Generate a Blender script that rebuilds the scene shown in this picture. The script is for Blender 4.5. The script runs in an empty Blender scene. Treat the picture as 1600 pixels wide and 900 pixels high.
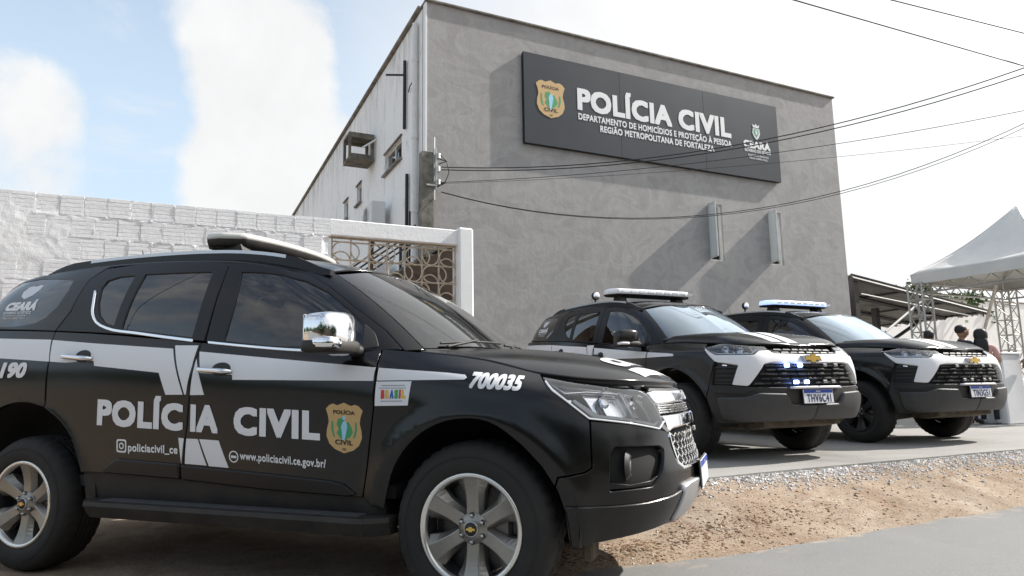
import bpy, bmesh, math, random
import numpy as np
from mathutils import Vector, Matrix
from mathutils.geometry import delaunay_2d_cdt
random.seed(7); RNG=np.random.default_rng(7)
SC=bpy.context.scene; COL=SC.collection
R_=math.radians
# ------------------------------------------------------------------ camera
cam_d=bpy.data.cameras.new('camera'); CAM=bpy.data.objects.new('camera',cam_d); COL.objects.link(CAM); SC.camera=CAM
cam_d.sensor_width=36; cam_d.lens=1061.8/1600*36; cam_d.clip_start=.05; cam_d.clip_end=2000
CAMP=(2.6648,-3.8161,1.0006)
def _cam():
    yaw,pitch,roll=.3394,.1479,-.0166
    cy,sy,cp,sp=math.cos(yaw),math.sin(yaw),math.cos(pitch),math.sin(pitch)
    f=Vector((-sy*cp,cy*cp,sp)); r0=Vector((cy,sy,0)); u0=r0.cross(f)
    r=r0*math.cos(roll)+u0*math.sin(roll); u=-r0*math.sin(roll)+u0*math.cos(roll)
    m=Matrix((r,u,-f)).transposed().to_4x4(); m.translation=Vector(CAMP); CAM.matrix_world=m
_cam()
# ------------------------------------------------------------------ facade frame: u along the facade, d out towards the road
FA=R_(45.1156); FD=Vector((math.cos(FA),math.sin(FA),0)); FN=Vector((math.sin(FA),-math.cos(FA),0)); FP=Vector((-2.73,6.90,0))
def FW(u,d,z=0): return FP+FD*u+FN*d+Vector((0,0,z))
# ------------------------------------------------------------------ sun and sky
SUNV=(FD*1.0+FN*.145+Vector((0,0,.81))).normalized()
SUN_EL=math.asin(SUNV.z); SUN_ROT=math.atan2(SUNV.x,SUNV.y)
sun_d=bpy.data.lights.new('sun','SUN'); sun_d.energy=3.6; sun_d.angle=R_(.7); sun_d.color=(1,.955,.89)
SUN=bpy.data.objects.new('sun',sun_d); COL.objects.link(SUN); SUN.rotation_euler=SUNV.to_track_quat('Z','Y').to_euler(); SUN.location=(10,8,20)
def make_world():
    w=bpy.data.worlds.new('World'); SC.world=w; w.use_nodes=True; nt=w.node_tree; nt.nodes.clear()
    N=nt.nodes.new; L=nt.links.new
    out=N('ShaderNodeOutputWorld'); bg=N('ShaderNodeBackground'); bg.inputs['Strength'].default_value=.10
    sky=N('ShaderNodeTexSky'); sky.sky_type='NISHITA'; sky.sun_disc=False; sky.sun_elevation=SUN_EL; sky.sun_rotation=SUN_ROT
    sky.air_density=1.0; sky.dust_density=1.6; sky.ozone_density=1.2; sky.altitude=20
    tc=N('ShaderNodeTexCoord'); nrm=N('ShaderNodeVectorMath'); nrm.operation='NORMALIZE'; L(tc.outputs['Generated'],nrm.inputs[0])
    # cumulus: noise on the direction vector, flattened towards the horizon as a cloud layer is
    sep=N('ShaderNodeSeparateXYZ'); L(tc.outputs['Generated'],sep.inputs[0])
    az=N('ShaderNodeMath'); az.operation='ADD'; az.inputs[1].default_value=.32; L(sep.outputs['Z'],az.inputs[0])
    mx=N('ShaderNodeMath'); mx.operation='MAXIMUM'; mx.inputs[1].default_value=.08; L(az.outputs[0],mx.inputs[0])
    dv=N('ShaderNodeVectorMath'); dv.operation='DIVIDE'; cb=N('ShaderNodeCombineXYZ')
    for i in range(3): L(mx.outputs[0],cb.inputs[i])
    L(tc.outputs['Generated'],dv.inputs[0]); L(cb.outputs[0],dv.inputs[1])
    def noise(sc,det,rough,off,dist=0,src=None):
        ad=N('ShaderNodeVectorMath'); ad.operation='ADD'; ad.inputs[1].default_value=off; L((src or dv).outputs[0],ad.inputs[0])
        n=N('ShaderNodeTexNoise'); n.inputs['Scale'].default_value=sc; n.inputs['Detail'].default_value=det; n.inputs['Roughness'].default_value=rough; n.inputs['Distortion'].default_value=dist
        L(ad.outputs[0],n.inputs['Vector']); return n
    n1=noise(1.3,9,.55,(2.2,.6,1.3),.3); n2=noise(6.5,12,.60,(3.3,1.2,7.1),.15,nrm)
    def M(op,x,y=None,z=None,cl=False):
        m=N('ShaderNodeMath'); m.operation=op; m.use_clamp=cl
        for i,v in enumerate((x,y,z)):
            if v is None: continue
            if isinstance(v,(int,float)): m.inputs[i].default_value=v
            else: L(v,m.inputs[i])
        return m.outputs[0]
    # towering cumulus heads: each a direction, an angular radius and a weight; the rest of the sky follows the noise alone
    dens=M('MULTIPLY_ADD',n1.outputs['Fac'],1.0,0.0)
    for d,rad,wt in CLOUDS:
        dt=N('ShaderNodeVectorMath'); dt.operation='DOT_PRODUCT'; dt.inputs[1].default_value=Vector(d).normalized(); L(nrm.outputs[0],dt.inputs[0])
        ang=M('ARCCOSINE',M('MINIMUM',dt.outputs['Value'],.99999)); g=M('DIVIDE',ang,R_(rad)); g=M('MULTIPLY',M('EXPONENT',M('MULTIPLY',M('MULTIPLY',g,g),-1.0)),wt); dens=M('ADD',dens,g)
    dens=M('MULTIPLY_ADD',n2.outputs['Fac'],.70,dens)
    rp=N('ShaderNodeMapRange'); rp.interpolation_type='SMOOTHSTEP'; rp.inputs['From Min'].default_value=CLOUD[2]; rp.inputs['From Max'].default_value=CLOUD[3]; L(dens,rp.inputs['Value'])
    # thick veil of cloud towards the sun's side of the sky and low down
    dt=N('ShaderNodeVectorMath'); dt.operation='DOT_PRODUCT'; dt.inputs[1].default_value=Vector((SUNV.x,SUNV.y,.1)).normalized(); L(tc.outputs['Generated'],dt.inputs[0])
    vm=N('ShaderNodeMath'); vm.operation='MULTIPLY_ADD'; vm.inputs[1].default_value=.22; L(n1.outputs['Fac'],vm.inputs[0]); L(dt.outputs['Value'],vm.inputs[2])
    ve=N('ShaderNodeMapRange'); ve.interpolation_type='SMOOTHSTEP'; ve.inputs['From Min'].default_value=CLOUD[4]; ve.inputs['From Max'].default_value=CLOUD[5]; L(vm.outputs[0],ve.inputs['Value'])
    n3=noise(2.6,10,.66,(7.7,4.1,.3),1.1); ci=N('ShaderNodeMapRange'); ci.interpolation_type='SMOOTHSTEP'; ci.inputs['From Min'].default_value=.44; ci.inputs['From Max'].default_value=.74; ci.inputs['To Max'].default_value=.60; L(n3.outputs['Fac'],ci.inputs['Value'])
    mm=N('ShaderNodeMath'); mm.operation='MAXIMUM'; L(M('MAXIMUM',rp.outputs[0],ci.outputs[0]),mm.inputs[0]); L(ve.outputs[0],mm.inputs[1])
    sh=N('ShaderNodeMapRange'); sh.inputs['From Min'].default_value=.35; sh.inputs['From Max'].default_value=.75; sh.inputs['To Min'].default_value=CLOUD[6]; sh.inputs['To Max'].default_value=CLOUD[7]; L(n2.outputs['Fac'],sh.inputs['Value'])
    # cloud scatters forward: brighter the nearer it stands to the sun
    fs=N('ShaderNodeVectorMath'); fs.operation='DOT_PRODUCT'; fs.inputs[1].default_value=SUNV; L(nrm.outputs[0],fs.inputs[0])
    fw=M('MULTIPLY_ADD',M('POWER',M('MAXIMUM',fs.outputs['Value'],0.0),5.0),.85,1.0)
    cc=N('ShaderNodeVectorMath'); cc.operation='SCALE'; cc.inputs[0].default_value=(.985,.995,1.0); L(M('MULTIPLY',sh.outputs[0],fw),cc.inputs['Scale'])
    # humid air: lift the blue a little
    hf=N('ShaderNodeMapRange'); hf.interpolation_type='SMOOTHSTEP'; hf.inputs['From Min'].default_value=.30; hf.inputs['From Max'].default_value=.85; hf.inputs['To Min'].default_value=SKYHAZE; hf.inputs['To Max'].default_value=.10; L(sep.outputs['Z'],hf.inputs['Value'])
    hz=N('ShaderNodeMix'); hz.data_type='RGBA'; L(hf.outputs[0],hz.inputs['Factor']); L(sky.outputs[0],hz.inputs['A']); hz.inputs['B'].default_value=(4.5,5.4,6.1,1)
    mix=N('ShaderNodeMix'); mix.data_type='RGBA'; L(mm.outputs[0],mix.inputs['Factor']); L(hz.outputs['Result'],mix.inputs['A']); L(cc.outputs[0],mix.inputs['B'])
    L(mix.outputs['Result'],bg.inputs['Color']); L(bg.outputs[0],out.inputs[0])
CLOUD=(1.15,(2.2,.6,1.3),.82,1.09,.05,.55,4.7,5.3); SKYHAZE=.60
CLOUDS=[((-.78,.545,.306),5.,.30),((-.736,.572,.362),2.5,.22),((-.773,.512,.374),3.,.15),((-.59,.705,.394),5.5,.38),((-.626,.637,.449),4.5,.30),((-.606,.744,.282),6.,.34),((-.66,.69,.297),3.2,.26),((-.539,.702,.465),4.,.30),
  ((-.706,.578,.409),4.2,-.44),((-.731,.619,.287),3.2,-.34),((-.456,.775,.438),4.5,-.42),((-.70,.60,.36),3.2,-.25)]
make_world()
SC.view_settings.view_transform='Standard'; SC.view_settings.look='None'; SC.view_settings.exposure=.95; SC.view_settings.gamma=1
SC.cycles.max_bounces=8; SC.cycles.transparent_max_bounces=12; SC.cycles.caustics_reflective=False; SC.cycles.caustics_refractive=False
# ================================================================== materials
MATS={}
def pm(name,col,rough=.5,metal=0,spec=.5,coat=0,coat_rough=.1,emis=None,estr=0,noise=None,bump=None,sheen=0,trans=0):
    """principled material; noise=(scale,amount[,detail]) varies value, bump=(scale,strength,distance)"""
    m=bpy.data.materials.new(name); m.use_nodes=True; nt=m.node_tree; b=nt.nodes['Principled BSDF']
    b.inputs['Base Color'].default_value=(*col,1); b.inputs['Roughness'].default_value=rough; b.inputs['Metallic'].default_value=metal
    b.inputs['Specular IOR Level'].default_value=spec; b.inputs['Coat Weight'].default_value=coat; b.inputs['Coat Roughness'].default_value=coat_rough
    if emis: b.inputs['Emission Color'].default_value=(*emis,1); b.inputs['Emission Strength'].default_value=estr
    if trans: b.inputs['Transmission Weight'].default_value=trans
    if noise or bump:
        tc=nt.nodes.new('ShaderNodeTexCoord')
    if noise:
        n=nt.nodes.new('ShaderNodeTexNoise'); n.inputs['Scale'].default_value=noise[0]; n.inputs['Detail'].default_value=noise[2] if len(noise)>2 else 6; n.inputs['Roughness'].default_value=.65
        nt.links.new(tc.outputs['Object'],n.inputs['Vector'])
        r=nt.nodes.new('ShaderNodeValToRGB'); a=noise[1]
        r.color_ramp.elements[0].position=.3; r.color_ramp.elements[1].position=.7
        r.color_ramp.elements[0].color=(*[c*(1-a) for c in col],1); r.color_ramp.elements[1].color=(*[min(1,c*(1+a)) for c in col],1)
        nt.links.new(n.outputs['Fac'],r.inputs[0]); nt.links.new(r.outputs[0],b.inputs['Base Color'])
        mr=nt.nodes.new('ShaderNodeMapRange'); mr.inputs['To Min'].default_value=max(0,rough-.08); mr.inputs['To Max'].default_value=min(1,rough+.08); nt.links.new(n.outputs['Fac'],mr.inputs['Value']); nt.links.new(mr.outputs[0],b.inputs['Roughness'])
    if bump:
        n=nt.nodes.new('ShaderNodeTexNoise'); n.inputs['Scale'].default_value=bump[0]; n.inputs['Detail'].default_value=6; n.inputs['Roughness'].default_value=.6
        nt.links.new(tc.outputs['Object'],n.inputs['Vector'])
        bp=nt.nodes.new('ShaderNodeBump'); bp.inputs['Strength'].default_value=bump[1]; bp.inputs['Distance'].default_value=bump[2]
        nt.links.new(n.outputs['Fac'],bp.inputs['Height']); nt.links.new(bp.outputs[0],b.inputs['Normal'])
    MATS[name]=m; return m
def glass_mat(name,tint,refl=1.0,rough=.0):
    """tinted window pane: fresnel reflection over tinted see-through"""
    m=bpy.data.materials.new(name); m.use_nodes=True; nt=m.node_tree; nt.nodes.clear()
    o=nt.nodes.new('ShaderNodeOutputMaterial'); mx=nt.nodes.new('ShaderNodeMixShader'); t=nt.nodes.new('ShaderNodeBsdfTransparent'); g=nt.nodes.new('ShaderNodeBsdfGlossy'); f=nt.nodes.new('ShaderNodeFresnel')
    f.inputs['IOR'].default_value=1.52; t.inputs['Color'].default_value=(*tint,1); g.inputs['Roughness'].default_value=rough; g.inputs['Color'].default_value=(refl,refl,refl,1)
    # both faces of the pane reflect
    mu=nt.nodes.new('ShaderNodeMath'); mu.operation='MULTIPLY'; mu.inputs[1].default_value=1.7; mu.use_clamp=True
    nt.links.new(f.outputs[0],mu.inputs[0]); nt.links.new(mu.outputs[0],mx.inputs[0])
    nt.links.new(t.outputs[0],mx.inputs[1]); nt.links.new(g.outputs[0],mx.inputs[2]); nt.links.new(mx.outputs[0],o.inputs[0]); MATS[name]=m; return m
# ================================================================== mesh helpers
class MB:
    """collects geometry, builds ONE mesh object"""
    def __init__(s): s.v=[]; s.f=[]; s.m=[]; s.sm=[]
    def add(s,V,F,mi=0,smooth=False):
        o=len(s.v); s.v.extend([tuple(map(float,p)) for p in V])
        for f in F: s.f.append(tuple(int(i)+o for i in f)); s.m.append(mi); s.sm.append(smooth)
        return s
    def box(s,c,d,mi=0,M=None,bev=0,taper=1.0):
        """box centre c, size d; bev chamfers all edges"""
        hx,hy,hz=d[0]/2,d[1]/2,d[2]/2; b=min(bev,hx*.9,hy*.9,hz*.9)
        V=[];F=[]
        if b<=0:
            V=[(sx*hx,sy*hy,sz*hz) for sx in(-1,1) for sy in(-1,1) for sz in(-1,1)]
            F=[(0,1,3,2),(4,6,7,5),(0,4,5,1),(2,3,7,6),(0,2,6,4),(1,5,7,3)]
        else:
            idx={}
            for sx in(-1,1):
                for sy in(-1,1):
                    for sz in(-1,1):
                        for a in range(3):
                            p=[sx*(hx-b),sy*(hy-b),sz*(hz-b)]; p[a]=[sx*hx,sy*hy,sz*hz][a]; idx[(sx,sy,sz,a)]=len(V); V.append(tuple(p))
            for a in range(3):
                o=[k for k in range(3) if k!=a]
                for sg in(-1,1):
                    q=[]
                    for p1,p2 in((-1,-1),(1,-1),(1,1),(-1,1)):
                        k=[0,0,0]; k[a]=sg; k[o[0]]=p1; k[o[1]]=p2; q.append(idx[(*k,a)])
                    F.append(tuple(q) if (sg>0)==(a!=1) else tuple(q[::-1]))
            for a in range(3):
                o=[k for k in range(3) if k!=a]
                for s1 in(-1,1):
                    for s2 in(-1,1):
                        def K(sa,ax):
                            k=[0,0,0]; k[a]=sa; k[o[0]]=s1; k[o[1]]=s2; return idx[(*k,ax)]
                        F.append((K(-1,o[0]),K(1,o[0]),K(1,o[1]),K(-1,o[1])))
            for sx in(-1,1):
                for sy in(-1,1):
                    for sz in(-1,1): F.append(tuple(idx[(sx,sy,sz,a)] for a in range(3)))
        V=[(x*(taper if z>0 else 1),y*(taper if z>0 else 1),z) for x,y,z in V] if taper!=1 else V
        if M is not None: V=[tuple(M@Vector(p)+Vector(c)) if isinstance(M,Matrix) and len(M)==3 else tuple(M@(Vector(p)+Vector(c))) for p in V]
        else: V=[(p[0]+c[0],p[1]+c[1],p[2]+c[2]) for p in V]
        return s.add(V,F,mi)
    def tube(s,pts,r,n=8,mi=0,cap=True,smooth=True,closed=False):
        pts=[Vector(p) for p in pts]; rs=r if isinstance(r,(list,tuple)) else [r]*len(pts)
        V=[];F=[]; L=len(pts); up=None
        for i,p in enumerate(pts):
            if closed: t=pts[(i+1)%L]-pts[i-1]
            else: t=pts[min(i+1,L-1)]-pts[max(i-1,0)]
            t.normalize()
            if up is None:
                up=t.cross(Vector((0,0,1))); 
                if up.length<.1: up=t.cross(Vector((1,0,0)))
            up=(up-t*up.dot(t)).normalized(); w=t.cross(up)
            for k in range(n):
                a=2*math.pi*k/n; V.append(p+(up*math.cos(a)+w*math.sin(a))*rs[i])
        for i in range(L if closed else L-1):
            j=(i+1)%L
            for k in range(n): F.append((i*n+k,i*n+(k+1)%n,j*n+(k+1)%n,j*n+k))
        s.add(V,F,mi,smooth)
        if cap and not closed: s.add(V[:n],[tuple(range(n))[::-1]],mi); s.add(V[-n:],[tuple(range(n))],mi)
        return s
    def lathe(s,prof,n=32,axis='y',c=(0,0,0),mi=0,smooth=True,a0=0,a1=2*math.pi):
        """prof: (radius, along) list, revolved about axis"""
        full=abs(a1-a0-2*math.pi)<1e-6; k=n if full else n+1; V=[];F=[]
        for i in range(k):
            a=a0+(a1-a0)*i/n; ca,sa=math.cos(a),math.sin(a)
            for r,h in prof:
                q=(r*ca,h,r*sa) if axis=='y' else ((r*ca,r*sa,h) if axis=='z' else (h,r*ca,r*sa))
                V.append((q[0]+c[0],q[1]+c[1],q[2]+c[2]))
        m=len(prof)
        for i in range(n):
            j=(i+1)%k
            for q in range(m-1): F.append((i*m+q,j*m+q,j*m+q+1,i*m+q+1))
        return s.add(V,F,mi,smooth)
    def prism(s,poly,h0,h1,axis='z',mi=0,M=None):
        """extrude a 2D polygon (simple, may be concave) between h0 and h1 along axis"""
        from mathutils.geometry import tessellate_polygon
        tr=tessellate_polygon([[Vector((p[0],p[1],0)) for p in poly]])
        def P(p,h): return {'z':(p[0],p[1],h),'y':(p[0],h,p[1]),'x':(h,p[0],p[1])}[axis]
        n=len(poly); V=[P(p,h0) for p in poly]+[P(p,h1) for p in poly]
        if M is not None: V=[tuple(M@Vector(v)) for v in V]
        F=[tuple(t) for t in tr]+[tuple(i+n for i in t[::-1]) for t in tr]+[(i,(i+1)%n,(i+1)%n+n,i+n) for i in range(n)]
        return s.add(V,F,mi)
    def mesh(s,name):
        me=bpy.data.meshes.new(name); me.from_pydata(s.v,[],s.f)
        me.polygons.foreach_set('material_index',s.m); me.polygons.foreach_set('use_smooth',s.sm); me.validate(); me.update()
        return me
    def build(s,name,mats,parent=None,fixn=True):
        me=s.mesh(name)
        for m in (mats if isinstance(mats,(list,tuple)) else [mats]): me.materials.append(MATS[m] if isinstance(m,str) else m)
        if fixn:
            bm=bmesh.new(); bm.from_mesh(me); bmesh.ops.recalc_face_normals(bm,faces=bm.faces); bm.to_mesh(me); bm.free()
        return link(name,me,parent)
def link(name,me,parent=None):
    o=bpy.data.objects.new(name,me); COL.objects.link(o)
    if parent is not None: o.parent=parent
    return o
def tag(o,label=None,cat=None,group=None,kind=None):
    if label: o['label']=label
    if cat: o['category']=cat
    if group: o['group']=group
    if kind: o['kind']=kind
    return o
def empty(name,loc=(0,0,0),rz=0,label=None,cat=None,group=None,parent=None):
    o=bpy.data.objects.new(name,None); COL.objects.link(o); o.location=loc; o.rotation_euler=(0,0,rz); o.empty_display_size=.2
    if parent is not None: o.parent=parent
    return tag(o,label,cat,group)
def copy_tree(o,parent=None):
    c=o.copy(); COL.objects.link(c); c.parent=parent
    for ch in list(o.children): copy_tree(ch,c)
    return c
# ---- lettering: outlines of the built-in face, made heavy by overlaid shifted copies
_TX={}
def text2d(s,bold=.03,space=1.0,shear=0):
    k=(s,bold,space,shear)
    if k in _TX: return _TX[k]
    cu=bpy.data.curves.new('lettering_outline','FONT'); cu.body=s; cu.space_character=space; cu.resolution_u=3; cu.offset=0.0
    o=bpy.data.objects.new('lettering_outline',cu); COL.objects.link(o)
    dg=bpy.context.evaluated_depsgraph_get(); me=bpy.data.meshes.new_from_object(o.evaluated_get(dg))
    v=np.array([p.co[:2] for p in me.vertices]) if len(me.vertices) else np.zeros((0,2)); me.calc_loop_triangles(); t=np.array([x.vertices[:] for x in me.loop_triangles])
    v[:,0]+=shear*v[:,1]
    bpy.data.objects.remove(o); bpy.data.meshes.remove(me); bpy.data.curves.remove(cu)
    r=bold*.9; V=[];T=[];D=[]
    sh=[(0,0)]+([(r*i,r*j) for i in(-1,0,1) for j in(-1,0,1) if i or j] if r>0 else [])
    for i,(a,b) in enumerate(sh): V.append(v+[a,b]); T.append(t+i*len(v)); D.append(np.full(len(v),i))
    V=np.concatenate(V); T=np.concatenate(T); D=np.concatenate(D)
    x0,x1=V[:,0].min(),V[:,0].max(); cap=.729 
    V=np.column_stack([(V[:,0]-x0)/(x1-x0),V[:,1]/cap]); _TX[k]=(V,T,D); return _TX[k]
def text_flat(mb,s,x0,x1,y0,h,plane,bold=.03,space=1.0,shear=0,mi=0,off=0.0):
    """lay s between x0..x1, baseline y0, cap height h; plane(x,y,lift)->3D"""
    V,T,D=text2d(s,bold,space,shear); P=[plane(x0+(x1-x0)*v[0],y0+h*v[1],off+.00012*d) for v,d in zip(V,D)]
    mb.add(P,T,mi); return mb

# ---------- car body surfaces (car frame: x forward, y left, z up; right half, y<0) ----------
def pch(xs,ys):
    """monotone cubic interpolator; ys may be (n,) or (n,k)"""
    xs=np.asarray(xs,float); ys=np.asarray(ys,float)
    h=np.diff(xs); d=np.diff(ys,axis=0)/(h if ys.ndim==1 else h[:,None])
    m=np.zeros_like(ys); m[0]=d[0]; m[-1]=d[-1]
    for i in range(1,len(xs)-1):
        w1=2*h[i]+h[i-1]; w2=h[i]+2*h[i-1]
        a,b=d[i-1],d[i]
        with np.errstate(divide='ignore',invalid='ignore'):
            v=(w1+w2)/(w1/a+w2/b)
        m[i]=np.where(a*b>0,v,0)
    def f(x):
        x=np.clip(np.asarray(x,float),xs[0],xs[-1]); i=np.clip(np.searchsorted(xs,x,side='right')-1,0,len(xs)-2)
        hh=h[i]; t=(x-xs[i])/hh
        if ys.ndim>1: t=t[...,None]; hh=hh[...,None]
        return (2*t**3-3*t**2+1)*ys[i]+(t**3-2*t**2+t)*hh*m[i]+(-2*t**3+3*t**2)*ys[i+1]+(t**3-t**2)*hh*m[i+1]
    return f
def cat(xs,ys):
    """C1 Catmull-Rom (non uniform) vector spline"""
    xs=np.asarray(xs,float); ys=np.asarray(ys,float)
    m=np.gradient(ys,xs,axis=0)
    def f(x):
        x=np.clip(np.asarray(x,float),xs[0],xs[-1]); i=np.clip(np.searchsorted(xs,x,side='right')-1,0,len(xs)-2)
        h=(xs[i+1]-xs[i]); t=(x-xs[i])/h
        if ys.ndim>1: t=t[...,None]; h=h[...,None]
        return (2*t**3-3*t**2+1)*ys[i]+(t**3-2*t**2+t)*h*m[i]+(-2*t**3+3*t**2)*ys[i+1]+(t**3-t**2)*h*m[i+1]
    return f
HUBX,HUBZ=1.4225,.385
class Body:
    def __init__(self,kind):
        k2=kind==2
        plan=[(-3.4,-2.46,0),(-2.95,-2.45,-.45),(-2.6,-2.40,-.75),(-2.35,-2.25,-.87),(-2.0,-1.99,-.92),(-1.42,-1.42,-.945),(-.5,-.5,-.955),(.5,.5,-.955),(1.0,1.0,-.95),(1.42,1.42,-.945),(1.7,1.70,-.925)]
        if not k2: plan+=[(1.95,1.94,-.865),(2.15,2.11,-.76),(2.35,2.235,-.60),(2.6,2.32,-.37),(2.85,2.355,-.12),(2.97,2.36,0)]
        else: plan+=[(1.95,1.95,-.895),(2.15,2.14,-.835),(2.35,2.278,-.695),(2.6,2.345,-.445),(2.85,2.368,-.15),(3.0,2.37,0)]
        p=np.array(plan); self.smax=p[-1,0]; self.plan=cat(p[:,0],p[:,1:])
        st={-3.4:[(.45,.05),(.6,0),(.75,0),(.95,.04),(1.1,.05),(1.25,.06),(1.42,.08)],
            -2.6:[(.45,.06),(.6,.0),(.75,.0),(.95,.02),(1.12,.02),(1.27,.04),(1.44,.08)],
            -2.0:[(.50,.06),(.62,.02),(.75,.008),(.95,.004),(1.15,0),(1.28,.02),(1.43,.065)],
            -1.0:[(.33,.07),(.54,.035),(.72,.012),(.93,.004),(1.12,0),(1.24,.015),(1.37,.055)],
            0.0:[(.33,.07),(.52,.035),(.70,.012),(.90,.004),(1.06,0),(1.16,.012),(1.268,.05)],
            1.0:[(.33,.07),(.5,.035),(.7,.012),(.88,.004),(1.0,.002),(1.11,.03),(1.205,.12)]}
        if not k2:
            st.update({1.42:[(.30,.07),(.5,.03),(.7,.005),(.85,0),(.97,.006),(1.07,.05),(1.15,.19)],
            1.75:[(.28,.07),(.48,.015),(.65,.0),(.8,0),(.92,.012),(1.0,.05),(1.072,.17)],
            2.0:[(.28,.08),(.47,.012),(.62,.0),(.76,.01),(.88,.035),(.97,.08),(1.045,.16)],
            2.35:[(.29,.10),(.46,.02),(.60,.0),(.74,.03),(.86,.055),(.95,.09),(1.03,.14)],
            2.97:[(.33,.12),(.48,.02),(.60,.0),(.72,.03),(.84,.04),(.93,.06),(1.005,.095)]})
        else:
            st.update({1.42:[(.30,.07),(.5,.03),(.7,.005),(.88,0),(1.02,.006),(1.11,.05),(1.19,.19)],
            1.75:[(.30,.07),(.5,.015),(.65,.0),(.85,0),(1.0,.012),(1.09,.05),(1.16,.17)],
            2.0:[(.30,.09),(.48,.02),(.62,.0),(.80,.0),(.96,.015),(1.07,.06),(1.14,.15)],
            2.35:[(.31,.12),(.46,.03),(.58,.0),(.76,.0),(.92,.015),(1.04,.06),(1.12,.15)],
            3.0:[(.33,.14),(.48,.03),(.58,.0),(.74,.0),(.90,.02),(1.03,.06),(1.11,.13)]})
        ks=sorted(st); A=np.array([st[k] for k in ks])
        self.rz=cat(ks,A[:,:,0]); self.ri=cat(ks,A[:,:,1])
        g=[(0,(1.28,0,1.225),(.60,0,1.71)),(.45,(1.24,-.42,1.222),(.555,-.36,1.702)),(.85,(1.07,-.745,1.205),(.44,-.60,1.665)),
           (1.1,(.93,-.845,1.20),(.27,-.665,1.685)),(1.6,(.47,-.893,1.22),(.03,-.69,1.732)),(2.3,(-.16,-.903,1.286),(-.32,-.70,1.778)),
           (3.1,(-1.0,-.893,1.37),(-1.0,-.70,1.81)),(3.8,(-1.7,-.865,1.42),(-1.58,-.685,1.80)),(4.25,(-2.14,-.80,1.44),(-1.93,-.65,1.775)),
           (4.6,(-2.38,-.58,1.42),(-2.10,-.48,1.76)),(5.2,(-2.46,0,1.42),(-2.17,0,1.765))]
        gs=[q[0] for q in g]; self.gB=cat(gs,[q[1] for q in g]); self.gT=cat(gs,[q[2] for q in g]); self.gmax=5.2
        bg=pch([0,.85,1.2,2,4,5.2],[.03,.025,.02,.025,.03,.03]); self.bulge=bg
        # top edge curve of lower body sampled for hood
        s=np.linspace(.9,self.smax,80); e=self.L(s,np.full(80,9.)); self.he=e
        o=np.argsort(e[:,0]); xs=e[o,0]; keep=np.r_[True,np.diff(xs)>1e-4]
        self.hx,self.hy,self.hz=xs[keep],np.abs(e[o,1][keep]),e[o,2][keep]
        self.k2=k2
    def L(self,s,z):
        """lower body; z clipped to [bottom, top]"""
        s=np.atleast_1d(np.asarray(s,float)); z=np.atleast_1d(np.asarray(z,float))
        # beyond the centre line the sheet goes on mirrored
        mir=(s>self.smax)|(s<-3.4); s=np.where(s>self.smax,2*self.smax-s,np.where(s<-3.4,-6.8-s,s))
        P=self.plan(s); e=1e-3; T=self.plan(np.minimum(s+e,self.smax))-self.plan(np.maximum(s-e,-3.4)); T/=np.linalg.norm(T,axis=1)[:,None]
        n=np.stack([T[:,1],-T[:,0]],1)  # outward for right side (y<0)
        n[:,1]*=np.clip((self.smax-s)/.14,0,1)*np.clip((s+3.4)/.14,0,1); n/=np.linalg.norm(n,axis=1)[:,None]
        Z=self.rz(s); I=self.ri(s); zz=np.clip(z,Z[:,0],Z[:,-1])
        # per-point cubic (catmull) in z
        k=np.clip((zz[:,None]>=Z).sum(1)-1,0,Z.shape[1]-2); r=np.arange(len(s))
        M=np.zeros_like(Z)
        M[:,1:-1]=(I[:,2:]-I[:,:-2])/(Z[:,2:]-Z[:,:-2]); M[:,0]=(I[:,1]-I[:,0])/(Z[:,1]-Z[:,0]); M[:,-1]=(I[:,-1]-I[:,-2])/(Z[:,-1]-Z[:,-2])*1.15
        h=Z[r,k+1]-Z[r,k]; t=(zz-Z[r,k])/h
        ins=(2*t**3-3*t**2+1)*I[r,k]+(t**3-2*t**2+t)*h*M[r,k]+(-2*t**3+3*t**2)*I[r,k+1]+(t**3-t**2)*h*M[r,k+1]
        # wheel arch flares
        for hx in (HUBX,-HUBX):
            d=np.hypot(P[:,0]-hx,zz-HUBZ)
            ins-=.020*np.exp(-((d-.50)/.055)**2)*(np.abs(s-hx)<.8)*np.clip((1.02-zz)/.12,0,1)
        xy=P-n*ins[:,None]; xy[:,1]*=np.where(mir,-1,1)
        return np.column_stack([xy,zz])
    def G(self,s,t):
        s=np.atleast_1d(np.asarray(s,float)); t=np.atleast_1d(np.asarray(t,float))
        mir=(s<0)|(s>self.gmax); s=np.where(s<0,-s,np.where(s>self.gmax,2*self.gmax-s,s))
        B=self.gB(s); T=self.gT(s); e=1e-3
        tg=self.gB(np.minimum(s+e,self.gmax))-self.gB(np.maximum(s-e,0)); up=T-B
        n=np.cross(tg,up); n/=np.linalg.norm(n,axis=1)[:,None]
        c=np.array([-.4,0,1.3]); sg=np.sign(np.sum(n*(B-c),axis=1)); n*=sg[:,None]
        Q=B+(T-B)*t[:,None]+n*(self.bulge(s)*4*t*(1-t))[:,None]; Q[:,1]*=np.where(mir,-1,1); return Q
    def H(self,x,y):
        """hood height field"""
        x=np.atleast_1d(np.asarray(x,float)); y=np.atleast_1d(np.asarray(y,float))
        ye=np.maximum(np.interp(x,self.hx,self.hy),.12); ze=np.interp(x,self.hx,self.hz)
        if self.k2: zc=pch([1.0,1.4,1.8,2.05,2.16,2.21,2.245],[1.31,1.30,1.268,1.205,1.158,1.132,1.114])(x)
        else: zc=pch([1.0,1.4,1.7,1.95,2.12,2.27],[1.225,1.215,1.185,1.14,1.09,1.015])(x)
        f=np.minimum(np.abs(y)/ye,1.12)
        z=zc-(zc-ze)*f**(11.0 if self.k2 else 3.6)
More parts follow.
